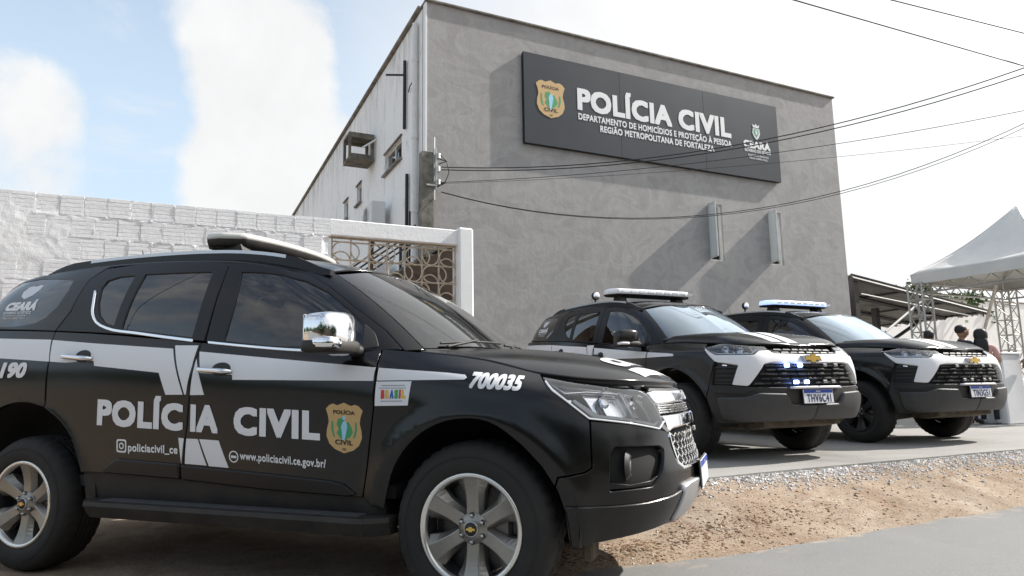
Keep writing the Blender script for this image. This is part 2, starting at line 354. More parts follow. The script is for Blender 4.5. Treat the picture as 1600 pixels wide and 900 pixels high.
        # power bulge
        z+=.012*np.exp(-((np.abs(y)-.0)/.33)**4)*np.clip((2.15-x)/.3,0,1)
        return np.column_stack([x,y,z])
    def T(self,x,y):
        """roof"""
        x=np.atleast_1d(np.asarray(x,float)); y=np.atleast_1d(np.asarray(y,float))
        s=np.linspace(0,self.gmax,200); e=self.gT(s)
        i=np.argsort(e[:,0]); 
        sd=s[(s>.85)&(s<4.4)]; ed=self.gT(sd); o=np.argsort(ed[:,0])
        ye=np.interp(x,ed[o,0],-ed[o,1]); ze=np.interp(x,ed[o,0],ed[o,2])
        zc=pch([-2.2,-1.9,-1.4,-.6,0,.4,.65],[1.765,1.815,1.85,1.86,1.835,1.765,1.69])(x)
        f=np.minimum(np.abs(y)/ye,1.0)
        return np.column_stack([x,y,zc-(zc-ze)*f**3])
# ================================================================== surface patches
def pip(P,poly):
    P=np.asarray(P,float); x,y=P[:,0],P[:,1]; q=np.asarray(poly,float); ins=np.zeros(len(P),bool); j=len(q)-1
    for i in range(len(q)):
        xi,yi=q[i]; xj,yj=q[j]
        c=((yi>y)!=(yj>y))
        with np.errstate(divide='ignore',invalid='ignore'): ins^=c&(x<(xj-xi)*(y-yi)/((yj-yi) if yj!=yi else 1e-12)+xi)
        j=i
    return ins
def fillet(poly,r,n=4):
    """round the corners of a 2D polygon; r scalar or per-vertex list"""
    out=[]; m=len(poly); rs=r if isinstance(r,(list,tuple)) else [r]*m
    for i in range(m):
        p=np.array(poly[i],float); a=np.array(poly[i-1],float)-p; b=np.array(poly[(i+1)%m],float)-p; la,lb=np.hypot(*a),np.hypot(*b)
        d=min(rs[i],la*.48,lb*.48)
        if d<1e-5: out.append(tuple(p)); continue
        A=p+a/la*d; B=p+b/lb*d
        for k in range(n+1):
            t=k/n; out.append(tuple((1-t)**2*A+2*t*(1-t)*p+t*t*B))
    return out
def dens(poly,st):
    out=[]; m=len(poly)
    for i in range(m):
        a=np.array(poly[i],float); b=np.array(poly[(i+1)%m],float); k=max(1,int(math.ceil(np.hypot(*(b-a))/st-1e-6)))
        for j in range(k): out.append(tuple(a+(b-a)*j/k))
    return out
CCEN=np.array([-.2,0,.85])
def snorm(S,a,b,e=2e-3):
    du=S(a+e,b)-S(a-e,b); dv=S(a,b+e)-S(a,b-e); n=np.cross(du,dv); l=np.linalg.norm(n,axis=1)
    bad=l<1e-12; n[bad]=[0,0,1]; n/=np.maximum(np.linalg.norm(n,axis=1),1e-12)[:,None]; return n
def patch(S,poly,holes=(),off=0.,step=.036,bst=.030,thick=.02,bev=.004,sy=1.,flip=None,ne=2e-3,down=None):
    """triangulated piece of surface S bounded by poly; edges rolled over and given depth. sy scales the 2nd parameter to metres"""
    loops=[dens([(p[0],p[1]*sy) for p in l],bst) for l in [poly,*holes]]
    allp=np.array([p for l in loops for p in l]); x0,y0=allp.min(0); x1,y1=allp.max(0)
    gx,gy=np.meshgrid(np.arange(x0+step*.5,x1,step),np.arange(y0+step*.5,y1,step)); G=np.column_stack([gx.ravel(),gy.ravel()])
    if len(G):
        m=pip(G,loops[0])
        for h in loops[1:]: m&=~pip(G,h)
        G=G[m]
        if len(G):
            d=np.min(np.hypot(G[:,None,0]-allp[None,:,0],G[:,None,1]-allp[None,:,1]),axis=1); G=G[d>step*.4]
    vs=[Vector(p) for p in allp]+[Vector(p) for p in G]; ed=[]; o=0
    for l in loops:
        n=len(l); ed+=[(o+i,o+(i+1)%n) for i in range(n)]; o+=n
    r=delaunay_2d_cdt(vs,ed,[],0,1e-6); V2=np.array([tuple(v) for v in r[0]]); T=np.array([f for f in r[2] if len(f)==3])
    C=V2[T].mean(1); m=pip(C,loops[0])
    for h in loops[1:]: m&=~pip(C,h)
    q=V2[T]; e=np.stack([q[:,1]-q[:,0],q[:,2]-q[:,1],q[:,0]-q[:,2]],1); ar=np.abs(e[:,0,0]*e[:,1,1]-e[:,0,1]*e[:,1,0]); m&=ar/np.maximum(np.hypot(e[...,0],e[...,1]).max(1),1e-9)>1.5e-4
    T=T[m]; used=np.unique(T); mp=-np.ones(len(V2),int); mp[used]=np.arange(len(used)); V2=V2[used]; T=mp[T]
    a,b=V2[:,0],V2[:,1]/sy; P=S(a,b); N=snorm(S,a,b,ne)
    if flip is None: sg=1. if np.sum(N*(P-CCEN))>0 else -1.
    else: sg=flip
    N=N*sg; P=P+N*off
    # consistent triangle winding
    tn=np.cross(P[T[:,1]]-P[T[:,0]],P[T[:,2]]-P[T[:,0]]); w=np.sum(tn*N[T[:,0]],axis=1)<0; T[w]=T[w][:,::-1]
    E={}
    for t in T:
        for i in range(3): E[(t[i],t[(i+1)%3])]=1
    bd=[(i,j) for (i,j) in E if (j,i) not in E]
    outd=np.zeros_like(P)
    for i,j in bd:
        d=P[j]-P[i]; k=np.cross(d,N[i]); k/=max(np.linalg.norm(k),1e-9); outd[i]+=k; outd[j]+=k
    bi=np.array(sorted({i for e in bd for i in e})); l=np.linalg.norm(outd[bi],axis=1); outd[bi]/=np.maximum(l,1e-9)[:,None]
    V=P.copy(); V[bi]-=outd[bi]*bev
    n0=len(V); idx={i:k for k,i in enumerate(bi)}
    K=N[bi] if down is None else np.tile(np.array(down,float),(len(bi),1)); r1=P[bi]-K*bev*.8; r2=P[bi]-K*thick
    VV=np.vstack([V,r1,r2]); nb=len(bi)
    NN=np.vstack([N,N[bi]*.55+outd[bi]*.83,outd[bi]])
    F=[tuple(t) for t in T]
    for i,j in bd:
        a1,b1=n0+idx[i],n0+idx[j]; F.append((i,a1,b1,j)); F.append((a1,a1+nb,b1+nb,b1))
    return VV,NN,F
def arr_obj(name,arr,mat,parent=None,mirror=False):
    V,N,F=arr
    if mirror: V=V*[1,-1,1]; N=N*[1,-1,1]; F=[f[::-1] for f in F]
    me=bpy.data.meshes.new(name); me.from_pydata([tuple(v) for v in V],[],F); me.update()
    me.polygons.foreach_set('use_smooth',[True]*len(me.polygons))
    if N is not None: me.normals_split_custom_set_from_vertices([tuple(n) for n in N])
    me.materials.append(MATS[mat] if isinstance(mat,str) else mat)
    return link(name,me,parent)
def surf_decal(S,shapes,off=.0020,sy=1.,step=.036):
    """several flat printed shapes (polygons) on S -> list of arrays without side walls"""
    out=[]
    for p in shapes:
        V,N,F=patch(S,p,off=off,step=step,bst=.03,thick=.001,bev=.0,sy=sy); out.append((V,N,F))
    return join_arr(out)
def join_arr(l):
    V=[];N=[];F=[];o=0
    for v,n,f in l:
        V.append(v);N.append(n);F+=[tuple(i+o for i in q) for q in f]; o+=len(v)
    return np.vstack(V),np.vstack(N),F
def surf_text(S,s,quad,bold=.03,space=1.,shear=0,off=.0018,mirror=False):
    """quad: TL,BL,BR,TR in surface parameters; the text box (baseline..cap height) fills it"""
    V,T,D=text2d(s,bold,space,shear); TL,BL,BR,TR=[np.array(q,float) for q in quad]
    asp=np.linalg.norm(BR-BL)/max(1e-6,np.linalg.norm(TL-BL))
    for _ in range(3): # split long triangles so that they follow the panel
        W=V*[asp,1]; e=np.linalg.norm(W[T]-W[T[:,[1,2,0]]],axis=2).max(1); b=e>.45
        if not b.any(): break
        K=T[b]; m01=(V[K[:,0]]+V[K[:,1]])/2; m12=(V[K[:,1]]+V[K[:,2]])/2; m20=(V[K[:,2]]+V[K[:,0]])/2; n=len(V); k=len(K); i0=np.arange(k)+n; i1=i0+k; i2=i1+k
        D=np.concatenate([D]+[D[K[:,0]]]*3); V=np.vstack([V,m01,m12,m20])
        T=np.vstack([T[~b],np.column_stack([K[:,0],i0,i2]),np.column_stack([i0,K[:,1],i1]),np.column_stack([i2,i1,K[:,2]]),np.column_stack([i0,i1,i2])])
    u=V[:,:1]; v=V[:,1:2]
    if mirror: u=1-u
    Q=(BL*(1-u)+BR*u)*(1-v)+(TL*(1-u)+TR*u)*v
    P=S(Q[:,0],Q[:,1]); N=snorm(S,Q[:,0],Q[:,1]); 
    if np.sum(N*(P-CCEN))<0: N=-N
    P=P+N*(off+.00012*D)[:,None]
    F=[]
    for t in T:
        n=np.cross(P[t[1]]-P[t[0]],P[t[2]]-P[t[0]]); F.append(tuple(t) if n@N[t[0]]>0 else tuple(t[::-1]))
    return P,N,F
# ================================================================== vehicle materials
pm('car_black',(.0042,.0046,.0055),.18,spec=.45)
def dusty(name,z0,z1,amt,col=(.13,.105,.078)):
    # road dust: patchy film thrown up by the wheels, thickest near the sills
    m=MATS[name]; nt=m.node_tree; b=nt.nodes['Principled BSDF']; tc=nt.nodes.new('ShaderNodeTexCoord'); sp=nt.nodes.new('ShaderNodeSeparateXYZ'); nt.links.new(tc.outputs['Object'],sp.inputs[0])
    mr=nt.nodes.new('ShaderNodeMapRange'); mr.inputs['From Min'].default_value=z0; mr.inputs['From Max'].default_value=z1; mr.inputs['To Min'].default_value=1; mr.inputs['To Max'].default_value=.06; nt.links.new(sp.outputs['Z'],mr.inputs['Value'])
    n=nt.nodes.new('ShaderNodeTexNoise'); n.inputs['Scale'].default_value=7; n.inputs['Detail'].default_value=9; n.inputs['Roughness'].default_value=.7; nt.links.new(tc.outputs['Object'],n.inputs['Vector'])
    r=nt.nodes.new('ShaderNodeMapRange'); r.inputs['From Min'].default_value=.35; r.inputs['From Max'].default_value=.75; r.inputs['To Max'].default_value=amt; nt.links.new(n.outputs['Fac'],r.inputs['Value'])
    k=nt.nodes.new('ShaderNodeMath'); k.operation='MULTIPLY'; nt.links.new(mr.outputs[0],k.inputs[0]); nt.links.new(r.outputs[0],k.inputs[1])
    mx=nt.nodes.new('ShaderNodeMix'); mx.data_type='RGBA'; c=b.inputs['Base Color'].default_value[:]; [i for i in mx.inputs if i.name=='A' and i.type=='RGBA'][0].default_value=c; [i for i in mx.inputs if i.name=='B' and i.type=='RGBA'][0].default_value=(*col,1)
    nt.links.new(k.outputs[0],mx.inputs['Factor']); nt.links.new([o for o in mx.outputs if o.type=='RGBA'][0],b.inputs['Base Color'])
    rr=nt.nodes.new('ShaderNodeMapRange'); rr.inputs['To Min'].default_value=b.inputs['Roughness'].default_value; rr.inputs['To Max'].default_value=.8; nt.links.new(k.outputs[0],rr.inputs['Value']); nt.links.new(rr.outputs[0],b.inputs['Roughness'])
dusty('car_black',.40,.95,.16)
pm('car_black_frame',(.0068,.0072,.0082),.34,spec=.34)
pm('livery_white',(.76,.76,.775),.42)
pm('print_white',(.78,.78,.79),.5)
pm('plastic_black',(.0125,.0125,.0132),.58); dusty('plastic_black',.25,.75,.40)
pm('plastic_grey',(.040,.041,.043),.55,noise=(25,.2))
pm('under_black',(.010,.010,.010),.85)
pm('under_dirty',(.11,.088,.062),.9,noise=(9,.55))
pm('chrome',(.82,.83,.85),.07,metal=1)
pm('satin_silver',(.52,.52,.52),.32,metal=1)
pm('skid_silver',(.42,.42,.425),.42,metal=.7)
pm('rim_grey',(.30,.285,.26),.34,metal=.75,noise=(14,.10))
pm('rim_lip',(.74,.73,.70),.25,metal=.85)
pm('rim_black',(.012,.012,.013),.35)
pm('rubber',(.0155,.0152,.0150),.8,bump=(120,.15,.001)); dusty('rubber',-.8,.8,.22)
pm('seal_rubber',(.012,.012,.012),.6)
pm('disc_steel',(.16,.15,.14),.45,metal=.8)
pm('lamp_dark',(.02,.02,.022),.25)
pm('reflector',(.86,.87,.89),.16,metal=1)
pm('lamp_silver',(.90,.91,.93),.10,metal=1)
pm('amber',(.75,.28,.03),.3)
pm('red_lens',(.35,.01,.012),.15,coat=.5)
pm('gold',(.78,.52,.13),.32,metal=.55)
pm('gold_print',(.56,.37,.16),.5)
pm('green_print',(.05,.30,.12),.5)
pm('sky_print',(.35,.62,.80),.5)
pm('ink_black',(.02,.02,.02),.6)
pm('seat_cloth',(.05,.05,.055),.9,noise=(60,.2))
pm('trim_cabin',(.030,.030,.033),.7)
pm('bar_lens',(.93,.94,.96),.18,trans=.05,coat=.6,coat_rough=.05)
pm('bar_lens_warm',(.62,.61,.57),.25,coat=.5)
pm('bar_lens_lit',(.80,.86,.95),.18,coat=.6,emis=(.35,.5,1.0),estr=.55)
pm('blue_led',(.1,.2,1.),.3,emis=(.22,.38,1.0),estr=9.)
pm('led_core',(.8,.9,1.),.3,emis=(.75,.85,1.0),estr=6.)
pm('plate_white',(.66,.68,.72),.45,noise=(20,.08))
pm('plate_blue',(.01,.05,.33),.45)
pm('plate_ink',(.02,.03,.10),.5)
pm('paper',(.76,.77,.80),.6)
for n_,c_ in (('ink_red',(.62,.06,.05)),('ink_yellow',(.75,.5,.05)),('ink_blue',(.05,.12,.5)),('ink_green',(.05,.38,.10)),('ink_grey',(.35,.36,.40))): pm(n_,c_,.6)
glass_mat('glass_side',(.055,.062,.066))
glass_mat('glass_wind',(.34,.37,.36))
def film_mat():
    m=glass_mat('glass_film',(.10,.115,.12)); 
    for n in m.node_tree.nodes:
        if n.type=='MATH': n.inputs[1].default_value=4.2
        if n.type=='BSDF_GLOSSY': n.inputs['Color'].default_value=(.74,.86,.97,1)
film_mat()
glass_mat('lamp_clear',(.93,.94,.95))
# ================================================================== wheel
def wheel_meshes():
    """axle along y, outer face at y=0 going inwards to +y; returns dict of MB"""
    R=.385; W=.262; t=MB(); n=120
    prof=[(.236,.018),(.243,.004),(.262,-.008),(.300,-.012),(.338,-.006),(.356,.004),(.368,.016),(.3775,.030),(.3835,.050),(.385,.075)]
    tread=[(.385,.078),(.385,.100),(.376,.101),(.376,.108),(.385,.109),(.385,.127),(.376,.128),(.376,.136),(.385,.137),(.385,.155),(.376,.156),(.376,.163),(.385,.164),(.385,.188)]
    inner=[(.3835,.215),(.375,.238),(.35,.258),(.30,.268),(.245,.262),(.236,.245)]
    full=prof+tread+inner; V=[];F=[]; m=len(full)
    for i in range(n):
        a=2*math.pi*i/n; g=(i%3==0)
        for k,(r,h) in enumerate(full):
            rr=r
            if .37<r and g and (.02<h<.10 or .165<h<.24): rr=r-.0075
            if r>.384 and (i+1)%3==0 and .1<h<.165: rr=r-.005
            if .335<r<.37 and i%6 in(0,1) and h<.1: rr=r; h=h-.0022
            V.append((rr*math.cos(a),h,rr*math.sin(a)))
    for i in range(n):
        j=(i+1)%n
        for k in range(m-1): F.append((i*m+k,j*m+k,j*m+k+1,i*m+k+1))
    t.add(V,F,0,True)
    # raised ring of lettering ridges on the sidewall
    t.lathe([(.3165,-.0128),(.318,-.0145),(.320,-.0128)],72)
    lip=MB(); lip.lathe([(.232,.020),(.240,.012),(.247,.003),(.247,-.003),(.240,-.006),(.228,-.004),(.222,.006),(.219,.022)],72)
    # scallops where the spokes meet the lip
    bar=MB(); bar.lathe([(.222,.012),(.214,.05),(.205,.12),(.20,.20),(.23,.22)],48); bar.lathe([(.0,.085),(.205,.10)],48)
    sp=MB()
    nr=9
    for k in range(6):
        a0=math.pi/2+k*math.pi/3; rows=[]
        for i in range(nr):
            u=i/(nr-1); r=.056+(.2265-.056)*u
            w1=.030-.005*math.sin(u*math.pi)+.009*u; w2=w1+.011+.014*math.sin(u*math.pi*.5)+.022*max(0,u-.6)/.4
            dz=.034-.030*u**1.5+.004*math.sin(u*math.pi); dd=.030+.006*(1-u)
            rows.append([(r,-w2*1.02,dz+dd+.03),(r,-w2,dz+dd*.85),(r,-w1,dz+.0015),(r,-w1+.004,dz),(r,w1-.004,dz),(r,w1,dz+.0015),(r,w2,dz+dd*.85),(r,w2*1.02,dz+dd+.03)])
        V=[];F=[]
        for row in rows:
            for r,w,d in row:
                V.append((r*math.cos(a0)-w*math.sin(a0),d,r*math.sin(a0)+w*math.cos(a0)))
        for i in range(nr-1):
            for j in range(7): F.append((i*8+j,i*8+j+1,(i+1)*8+j+1,(i+1)*8+j))
        sp.add(V,F)
    sp.lathe([(.0,.018),(.040,.018),(.047,.022),(.066,.030),(.074,.040),(.076,.075)],36)
    cap=MB(); cap.lathe([(.0,.008),(.026,.009),(.0305,.012),(.031,.020)],32)
    ring=MB(); ring.lathe([(.030,.0095),(.0325,.0085),(.035,.012),(.035,.02)],32)
    bow=MB(); bow.prism([(-.023,-.0045),(-.008,-.0045),(-.008,-.0105),(.008,-.0105),(.008,-.0045),(.023,-.0045),(.019,.0045),(.008,.0045),(.008,.0105),(-.008,.0105),(-.008,.0045),(-.019,.0045)],.004,.009,'y')
    nut=MB(); pit=MB()
    for k in range(6):
        a=math.pi/2+k*math.pi/3; cx,cz=.0575*math.cos(a),.0575*math.sin(a)
        if k==0: nut.lathe([(.0,.012),(.006,.0125),(.0085,.016),(.009,.036)],10); pit.lathe([(.0,.0262),(.0135,.0262)],16)
    disc=MB(); disc.lathe([(.06,.11),(.17,.11),(.17,.135),(.06,.135)],40); disc.box((.12,.12,.02),(.10,.09,.17),0,bev=.015)
    return dict(tyre=t,lip=lip,barrel=bar,spokes=sp,cap=cap,ring=ring,bow=bow,nut=nut,pit=pit,disc=disc)
_WH={}
def make_wheel(parent,x,side,kind,steer=0):
    if kind not in _WH:
        d=wheel_meshes(); mats=dict(tyre='rubber',lip='rim_lip' if kind==1 else 'rim_black',barrel='lamp_dark',spokes='rim_grey' if kind==1 else 'rim_black',cap='ink_black',ring='satin_silver',bow='gold',nut='satin_silver',pit='ink_black',disc='disc_steel')
        _WH[kind]={}
        for k,mb in d.items():
            me=mb.mesh(k); me.materials.append(MATS[mats[k]])
            bm=bmesh.new(); bm.from_mesh(me); bmesh.ops.recalc_face_normals(bm,faces=bm.faces); bm.to_mesh(me); bm.free(); _WH[kind][k]=me
    w=empty('wheel',(x,side*.915,HUBZ),(0 if side<0 else math.pi)+steer,parent=parent)
    names=dict(tyre='tyre',lip='rim_lip',barrel='rim_barrel',spokes='rim',cap='centre_cap',ring='cap_ring',bow='cap_emblem',nut='lug_nut',pit='lug_recess',disc='brake_disc')
    for k,n in names.items():
        for i in range(6 if k in('nut','pit') else 1):
            o=link(n,_WH[kind][k],w)
            if k in('nut','pit'): a=math.pi/2+i*math.pi/3; o.location=(.0575*math.cos(a),0,.0575*math.sin(a))
    return w
# ================================================================== the vehicle
def pillow(c,d,e=.55,n=20,m=12,mb=None,mi=0,f=None):
    """superellipsoid"""
    mb=mb or MB(); V=[];F=[]
    sp=lambda v,p:math.copysign(abs(v)**p,v)
    for i in range(m+1):
        ph=-math.pi/2+math.pi*i/m
        for j in range(n):
            th=2*math.pi*j/n; p=[d[0]/2*sp(math.cos(ph),e)*sp(math.cos(th),e),d[1]/2*sp(math.cos(ph),e)*sp(math.sin(th),e),d[2]/2*sp(math.sin(ph),e)]
            if f: p=f(*p)
            V.append((p[0]+c[0],p[1]+c[1],p[2]+c[2]))
    for i in range(m):
        for j in range(n): F.append((i*n+j,i*n+(j+1)%n,(i+1)*n+(j+1)%n,(i+1)*n+j))
    return mb.add(V,F,mi,True)
def shield_poly(cx,cz,w,h):
    P=[(-.5,.36),(-.40,.44),(-.30,.47),(-.18,.44),(0,.5),(.18,.44),(.30,.47),(.40,.44),(.5,.36),(.44,.22),(.42,.10),(.47,-.05),(.48,-.18),(.40,-.33),(.25,-.43),(.1,-.47),(0,-.5),(-.1,-.47),(-.25,-.43),(-.40,-.33),(-.48,-.18),(-.47,-.05),(-.42,.10),(-.44,.22)]
    return [(cx+x*w,cz+z*h) for x,z in P]
def badge(S,cx,cz,w,h,parent,mirror=False,slope=0,tilt=0):
    """police shield: gold field, green map, figure, laurel, lettering. S(s,z) printed on a panel"""
    f=lambda pts:[(x+(z-cz)*tilt,z+(x-cx)*slope) for x,z in pts]
    g=arr_obj('shield_badge',surf_decal(S,[f(shield_poly(cx,cz,w,h))],.0016),'gold_print',parent,mirror)
    r=lambda pts:f([(cx+x*w,cz+z*h) for x,z in pts])
    def add(nm,shapes,mat,off):
        for q_ in shapes: arr_obj(nm,surf_decal(S,[r(q_)],off),mat,parent,mirror)
    add('badge_map',[[(-.17,.17),(-.05,.20),(.02,.10),(.12,.12),(.2,.02),(.24,-.08),(.16,-.18),(.03,-.24),(-.1,-.21),(-.2,-.1),(-.14,-.02),(-.2,.06)],[(-.34,.12),(-.30,.12),(-.29,-.05),(-.24,-.2),(-.30,-.17),(-.35,-.04)],[(.34,.12),(.30,.12),(.29,-.05),(.24,-.2),(.30,-.17),(.35,-.04)]],'green_print',.0022)
    add('badge_figure',[[(-.03,.12),(.05,.14),(.09,.04),(.06,-.08),(.03,-.2),(-.02,-.3),(-.05,-.22),(-.06,-.08),(-.08,.02)],[(-.04,.16),(.04,.16),(.04,.23),(-.04,.23)]],'sky_print',.0027)
    def q(x0,x1,z0,z1): return f([(cx+x0*w,cz+z1*h),(cx+x0*w,cz+z0*h),(cx+x1*w,cz+z0*h),(cx+x1*w,cz+z1*h)])
    out=[]
    for s,(x0,x1,z0,z1) in (('POLÍCIA',(-.29,.29,.27,.345)),('CIVIL',(-.24,.24,-.33,-.235)),('CE',(-.05,.05,-.44,-.40))):
        arr_obj('badge_lettering',surf_text(S,s,q(x0,x1,z0,z1),.03,1.05,0,.0028),'ink_black',parent,mirror)
def build_car(kind,loc,rz,label,group,plate):
    B=Body(kind); k1=kind==1; L,G=B.L,B.G
    root=empty('police_suv',loc,rz,label,'police car',group)
    def Ltop(s): return float(B.rz(np.array([s]))[0,-1])
    def both(name,arr,mat,parent=root,parent_l=None):
        a=arr_obj(name,arr,mat,parent); b=arr_obj(name,arr,mat,parent_l if parent_l is not None else parent,True); return a,b
    # ---------------- lower body panels
    AR=[(-.932,.52),(-.935,.575),(-.971,.679),(-1.033,.79),(-1.127,.873),(-1.259,.945),(-1.40,.972),(-1.50,.97),(-1.62,.945),(-1.74,.89),(-1.83,.81),(-1.90,.70),(-1.93,.575),(-1.935,.50)]
    if k1: AF=[(.985,.45),(1.007,.530),(1.050,.645),(1.135,.755),(1.250,.835),(1.393,.873),(1.524,.862),(1.657,.777),(1.766,.667),(1.831,.559),(1.859,.474),(1.870,.36)]
    else: AF=[(.965,.45),(.985,.57),(1.03,.70),(1.10,.82),(1.20,.895),(1.38,.927),(1.54,.89),(1.66,.83),(1.80,.715),(1.870,.60),(1.905,.48),(1.915,.37)]
    def smooth(p,n):
        p=np.array(p); d=np.r_[0,np.cumsum(np.hypot(np.diff(p[:,0]),np.diff(p[:,1])))]; return [tuple(float(c) for c in v) for v in cat(d,p)(np.linspace(0,d[-1],n))]
    zt=lambda s,d=.004:(s,Ltop(s)-d)
    bl=[(-.150,1.25),(-.155,1.11),(-.175,.92),(-.178,.85),(-.190,.77),(-.207,.565)]; g=.0035
    fdoor=[zt(.925),(.945,1.06),(.941,.94),(.921,.79),(.900,.64),(.872,.505),(.57,.515),(.256,.528),(-.207+g,.555)]+[(x+g,z) for x,z in bl[::-1]]+[zt(-.148+g)]+[zt(s) for s in (.1,.3,.5,.7)]
    rdoor=[zt(-.148-g)]+[(x-g,z) for x,z in bl]+[(-.55,.572),(-.925,.582)]+[(x+.009,z-.004) for x,z in smooth(AR[1:6],10)]+[(-1.236,.965),(-1.242,1.225),(-1.275,1.36)]+[zt(s) for s in (-1.276,-1.0,-.75,-.5,-.3)]
    fd=both('front_door',patch(L,fdoor),'car_black'); rd=both('rear_door',patch(L,rdoor),'car_black')
    quarter=[(-1.246,.962)]+smooth(AR[5:],22)+[(-2.1,.55),(-2.3,.55),(-2.3,.75),(-2.45,.80),(-2.45,1.2)]+[zt(-2.45)]+[zt(s) for s in (-2.2,-2.0,-1.8,-1.6,-1.4,-1.285)]+[(-1.251,1.225)]
    qp=both('quarter_panel',patch(L,quarter),'car_black')
    if k1: hl=[(1.762,1.052),(1.895,1.029),(2.16,.997),(2.368,.982),(2.415,.958),(2.451,.896),(2.470,.838),(2.405,.808),(2.187,.843),(2.002,.861),(1.982,.87),(1.888,.941),(1.815,.993),(1.778,1.031)]
    else: hl=[(1.789,1.112),(1.963,1.142),(2.3,1.113),(2.56,1.10),(2.572,1.069),(2.461,1.064),(2.386,1.021),(2.204,1.022),(1.97,1.034)]
    if k1:
        fender=[zt(.933),(.953,1.06),(.949,.94),(.929,.79),(.908,.64),(.880,.50)]+[(.93,.47)]+smooth(AF[:9],26)+[(1.818,.585),(1.831,.624),(1.951,.643),(1.982,.660),(1.986,.858),(1.976,.868),(1.884,.937),(1.811,.990),(1.773,1.029),(1.757,1.052)]+[zt(s) for s in (1.745,1.6,1.45,1.3,1.15,1.03)]
    else:
        fender=[zt(.933),(.953,1.06),(.949,.94),(.929,.79),(.908,.64),(.880,.50)]+[(.92,.47)]+smooth(AF[:9],26)+[(1.868,.612),(1.895,.728),(1.962,.958),(1.962,1.028),(1.783,1.106)]+[zt(s) for s in (1.76,1.6,1.45,1.3,1.15,1.03)]
    fe=both('front_fender',patch(L,fender,bev=.003),'car_black')
    SM=B.smax
    # ---------------- black inner shell, sills, arches, floor
    sh=MB()
    sill=[(-.925,.36),(.985,.36),(.985,.53),(.86,.53),(-.2,.575),(-.925,.60)]
    s1=both('sill',patch(L,sill,off=-.02,thick=.03),'plastic_black')
    shell=[(-2.9,.46),(-1.97,.46)]+[(x+(x+1.42)*.02,z+.01) for x,z in AR[::-1]]+[(-.9,.42),(.96,.42)]+[(x+(x-1.42)*.02,z+.01) for x,z in AF]+[(1.93,.40),(SM-.02,.42),(SM-.02,Ltop(SM)-.03)]+[zt(s,.03) for s in (2.6,2.35,2.0,1.75,1.42,1.0,.5,0,-.5,-1,-1.5,-2,-2.4,-2.9)]
    both('body_shell',patch(L,shell,off=-.034 if k1 else -.06,step=.12,bst=.08,thick=.01),'under_black')
    for sy in (-1,1):
        for hx,rad in ((HUBX,.50),(-HUBX,.57)):
            rr=MB(); rr.lathe([(rad,sy*.90),(rad+.01,sy*.60),(.30,sy*.55),(.02,sy*.55)],36,'y',(hx,0,HUBZ+.02 if hx>0 else HUBZ+.03),0,True,-.15,math.pi+.15); rr.build('wheel_arch_liner','under_black',root,False)
    ub=MB(); ub.box((-.1,0,.40),(3.9,1.25,.14),0,bev=.03); ub.box((.0,0,.44),(1.9,1.72,.10)); ub.box((1.75,0,.42),(.7,1.1,.12),bev=.03); ub.box((-2.1,0,.55),(.5,1.5,.14))
    ub.build('underbody','under_black',root)
    if not k1:
        sk=MB(); sk.prism([(2.02,.30),(2.20,.335),(2.20,.40),(1.6,.42),(1.6,.33)],-.52,.52,'y'); sk.build('skid_plate','under_dirty',root)
        for sy in(-1,1):
            for P_,r_ in (([(1.45,sy*.35,.30),(1.43,sy*.75,.30)],.035),([(1.75,sy*.3,.33),(1.45,sy*.72,.26)],.028)): ar=MB(); ar.tube(P_,r_,8); ar.build('suspension_arm','under_dirty',root)
    else:
        mf=MB(); mf.box((1.90,-.62,.285),(.05,.13,.12),0,bev=.01); mf.build('tow_bracket','under_dirty',root)
    # ---------------- hood, cowl, roof
    H=B.H; hs=np.linspace(.98,SM-.0,60); he=L(hs,np.full(60,9.))
    cor=[(float(p[0]),float(p[1])) for p in he if p[0]>1.10]
    def inset(pt,d): # towards the hood's middle
        v=np.array([1.6-pt[0],0-pt[1]]); v/=np.hypot(*v); return (pt[0]+v[0]*d,pt[1]+v[1]*d)
    edge=[inset(p,.006) for p in cor]
    edge=[e for i,e in enumerate(edge) if i==0 or math.hypot(e[0]-edge[i-1][0],e[1]-edge[i-1][1])>.02]
    rear=[(1.10,-.72),(1.19,-.55),(1.245,-.3),(1.262,0)]
    hoodp=[r for r in rear]+[]
    right=edge; left=[(x,-y) for x,y in edge[::-1]][1:]
    hoodp=right+left+[(1.19,.55),(1.245,.3),(1.262,0),(1.245,-.3),(1.19,-.55)]
    hood=arr_obj('hood',patch(H,hoodp,step=.036,thick=.045,bev=.006,flip=1.,ne=.012,down=(0,0,1)),'car_black',root)
    ck=[(1.02,-.77),(1.10,-.71),(1.185,-.55),(1.24,-.3),(1.257,0),(1.24,.3),(1.185,.55),(1.10,.71),(1.02,.77),(.95,.6),(.98,0),(.95,-.6)]
    arr_obj('cowl',patch(lambda x,y:B.H(x,y)-[0,0,.022],ck,thick=.03,flip=1.),'plastic_black',root)
    gs=np.concatenate([np.linspace(0,.85,8),np.linspace(1.0,4.25,18),np.linspace(4.4,5.2,5)]); gt=B.gT(gs)
    rp=[(float(p[0]),float(p[1])) for p in gt]; rp=[((x+.55)*.996-.55,y*.993) for x,y in rp]
    roofp=rp+[(x,-y) for x,y in rp[::-1][1:-1]]
    roof=arr_obj('roof',patch(B.T,roofp,step=.07,bst=.05,thick=.010,bev=.005,flip=1.,ne=.01,down=(0,0,1)),'car_black',root)
    # ---------------- greenhouse
    GS=.5
    gf=[(2.129,.028),(1.877,.86),(1.61,.885),(1.33,.885),(1.13,.82),(1.055,.67),(1.043,.40),(1.048,.29),(1.213,.025),(1.346,.012)]
    sail=[(1.043,.28),(1.037,.169),(1.10,.035),(1.215,.012),(1.218,.02)]
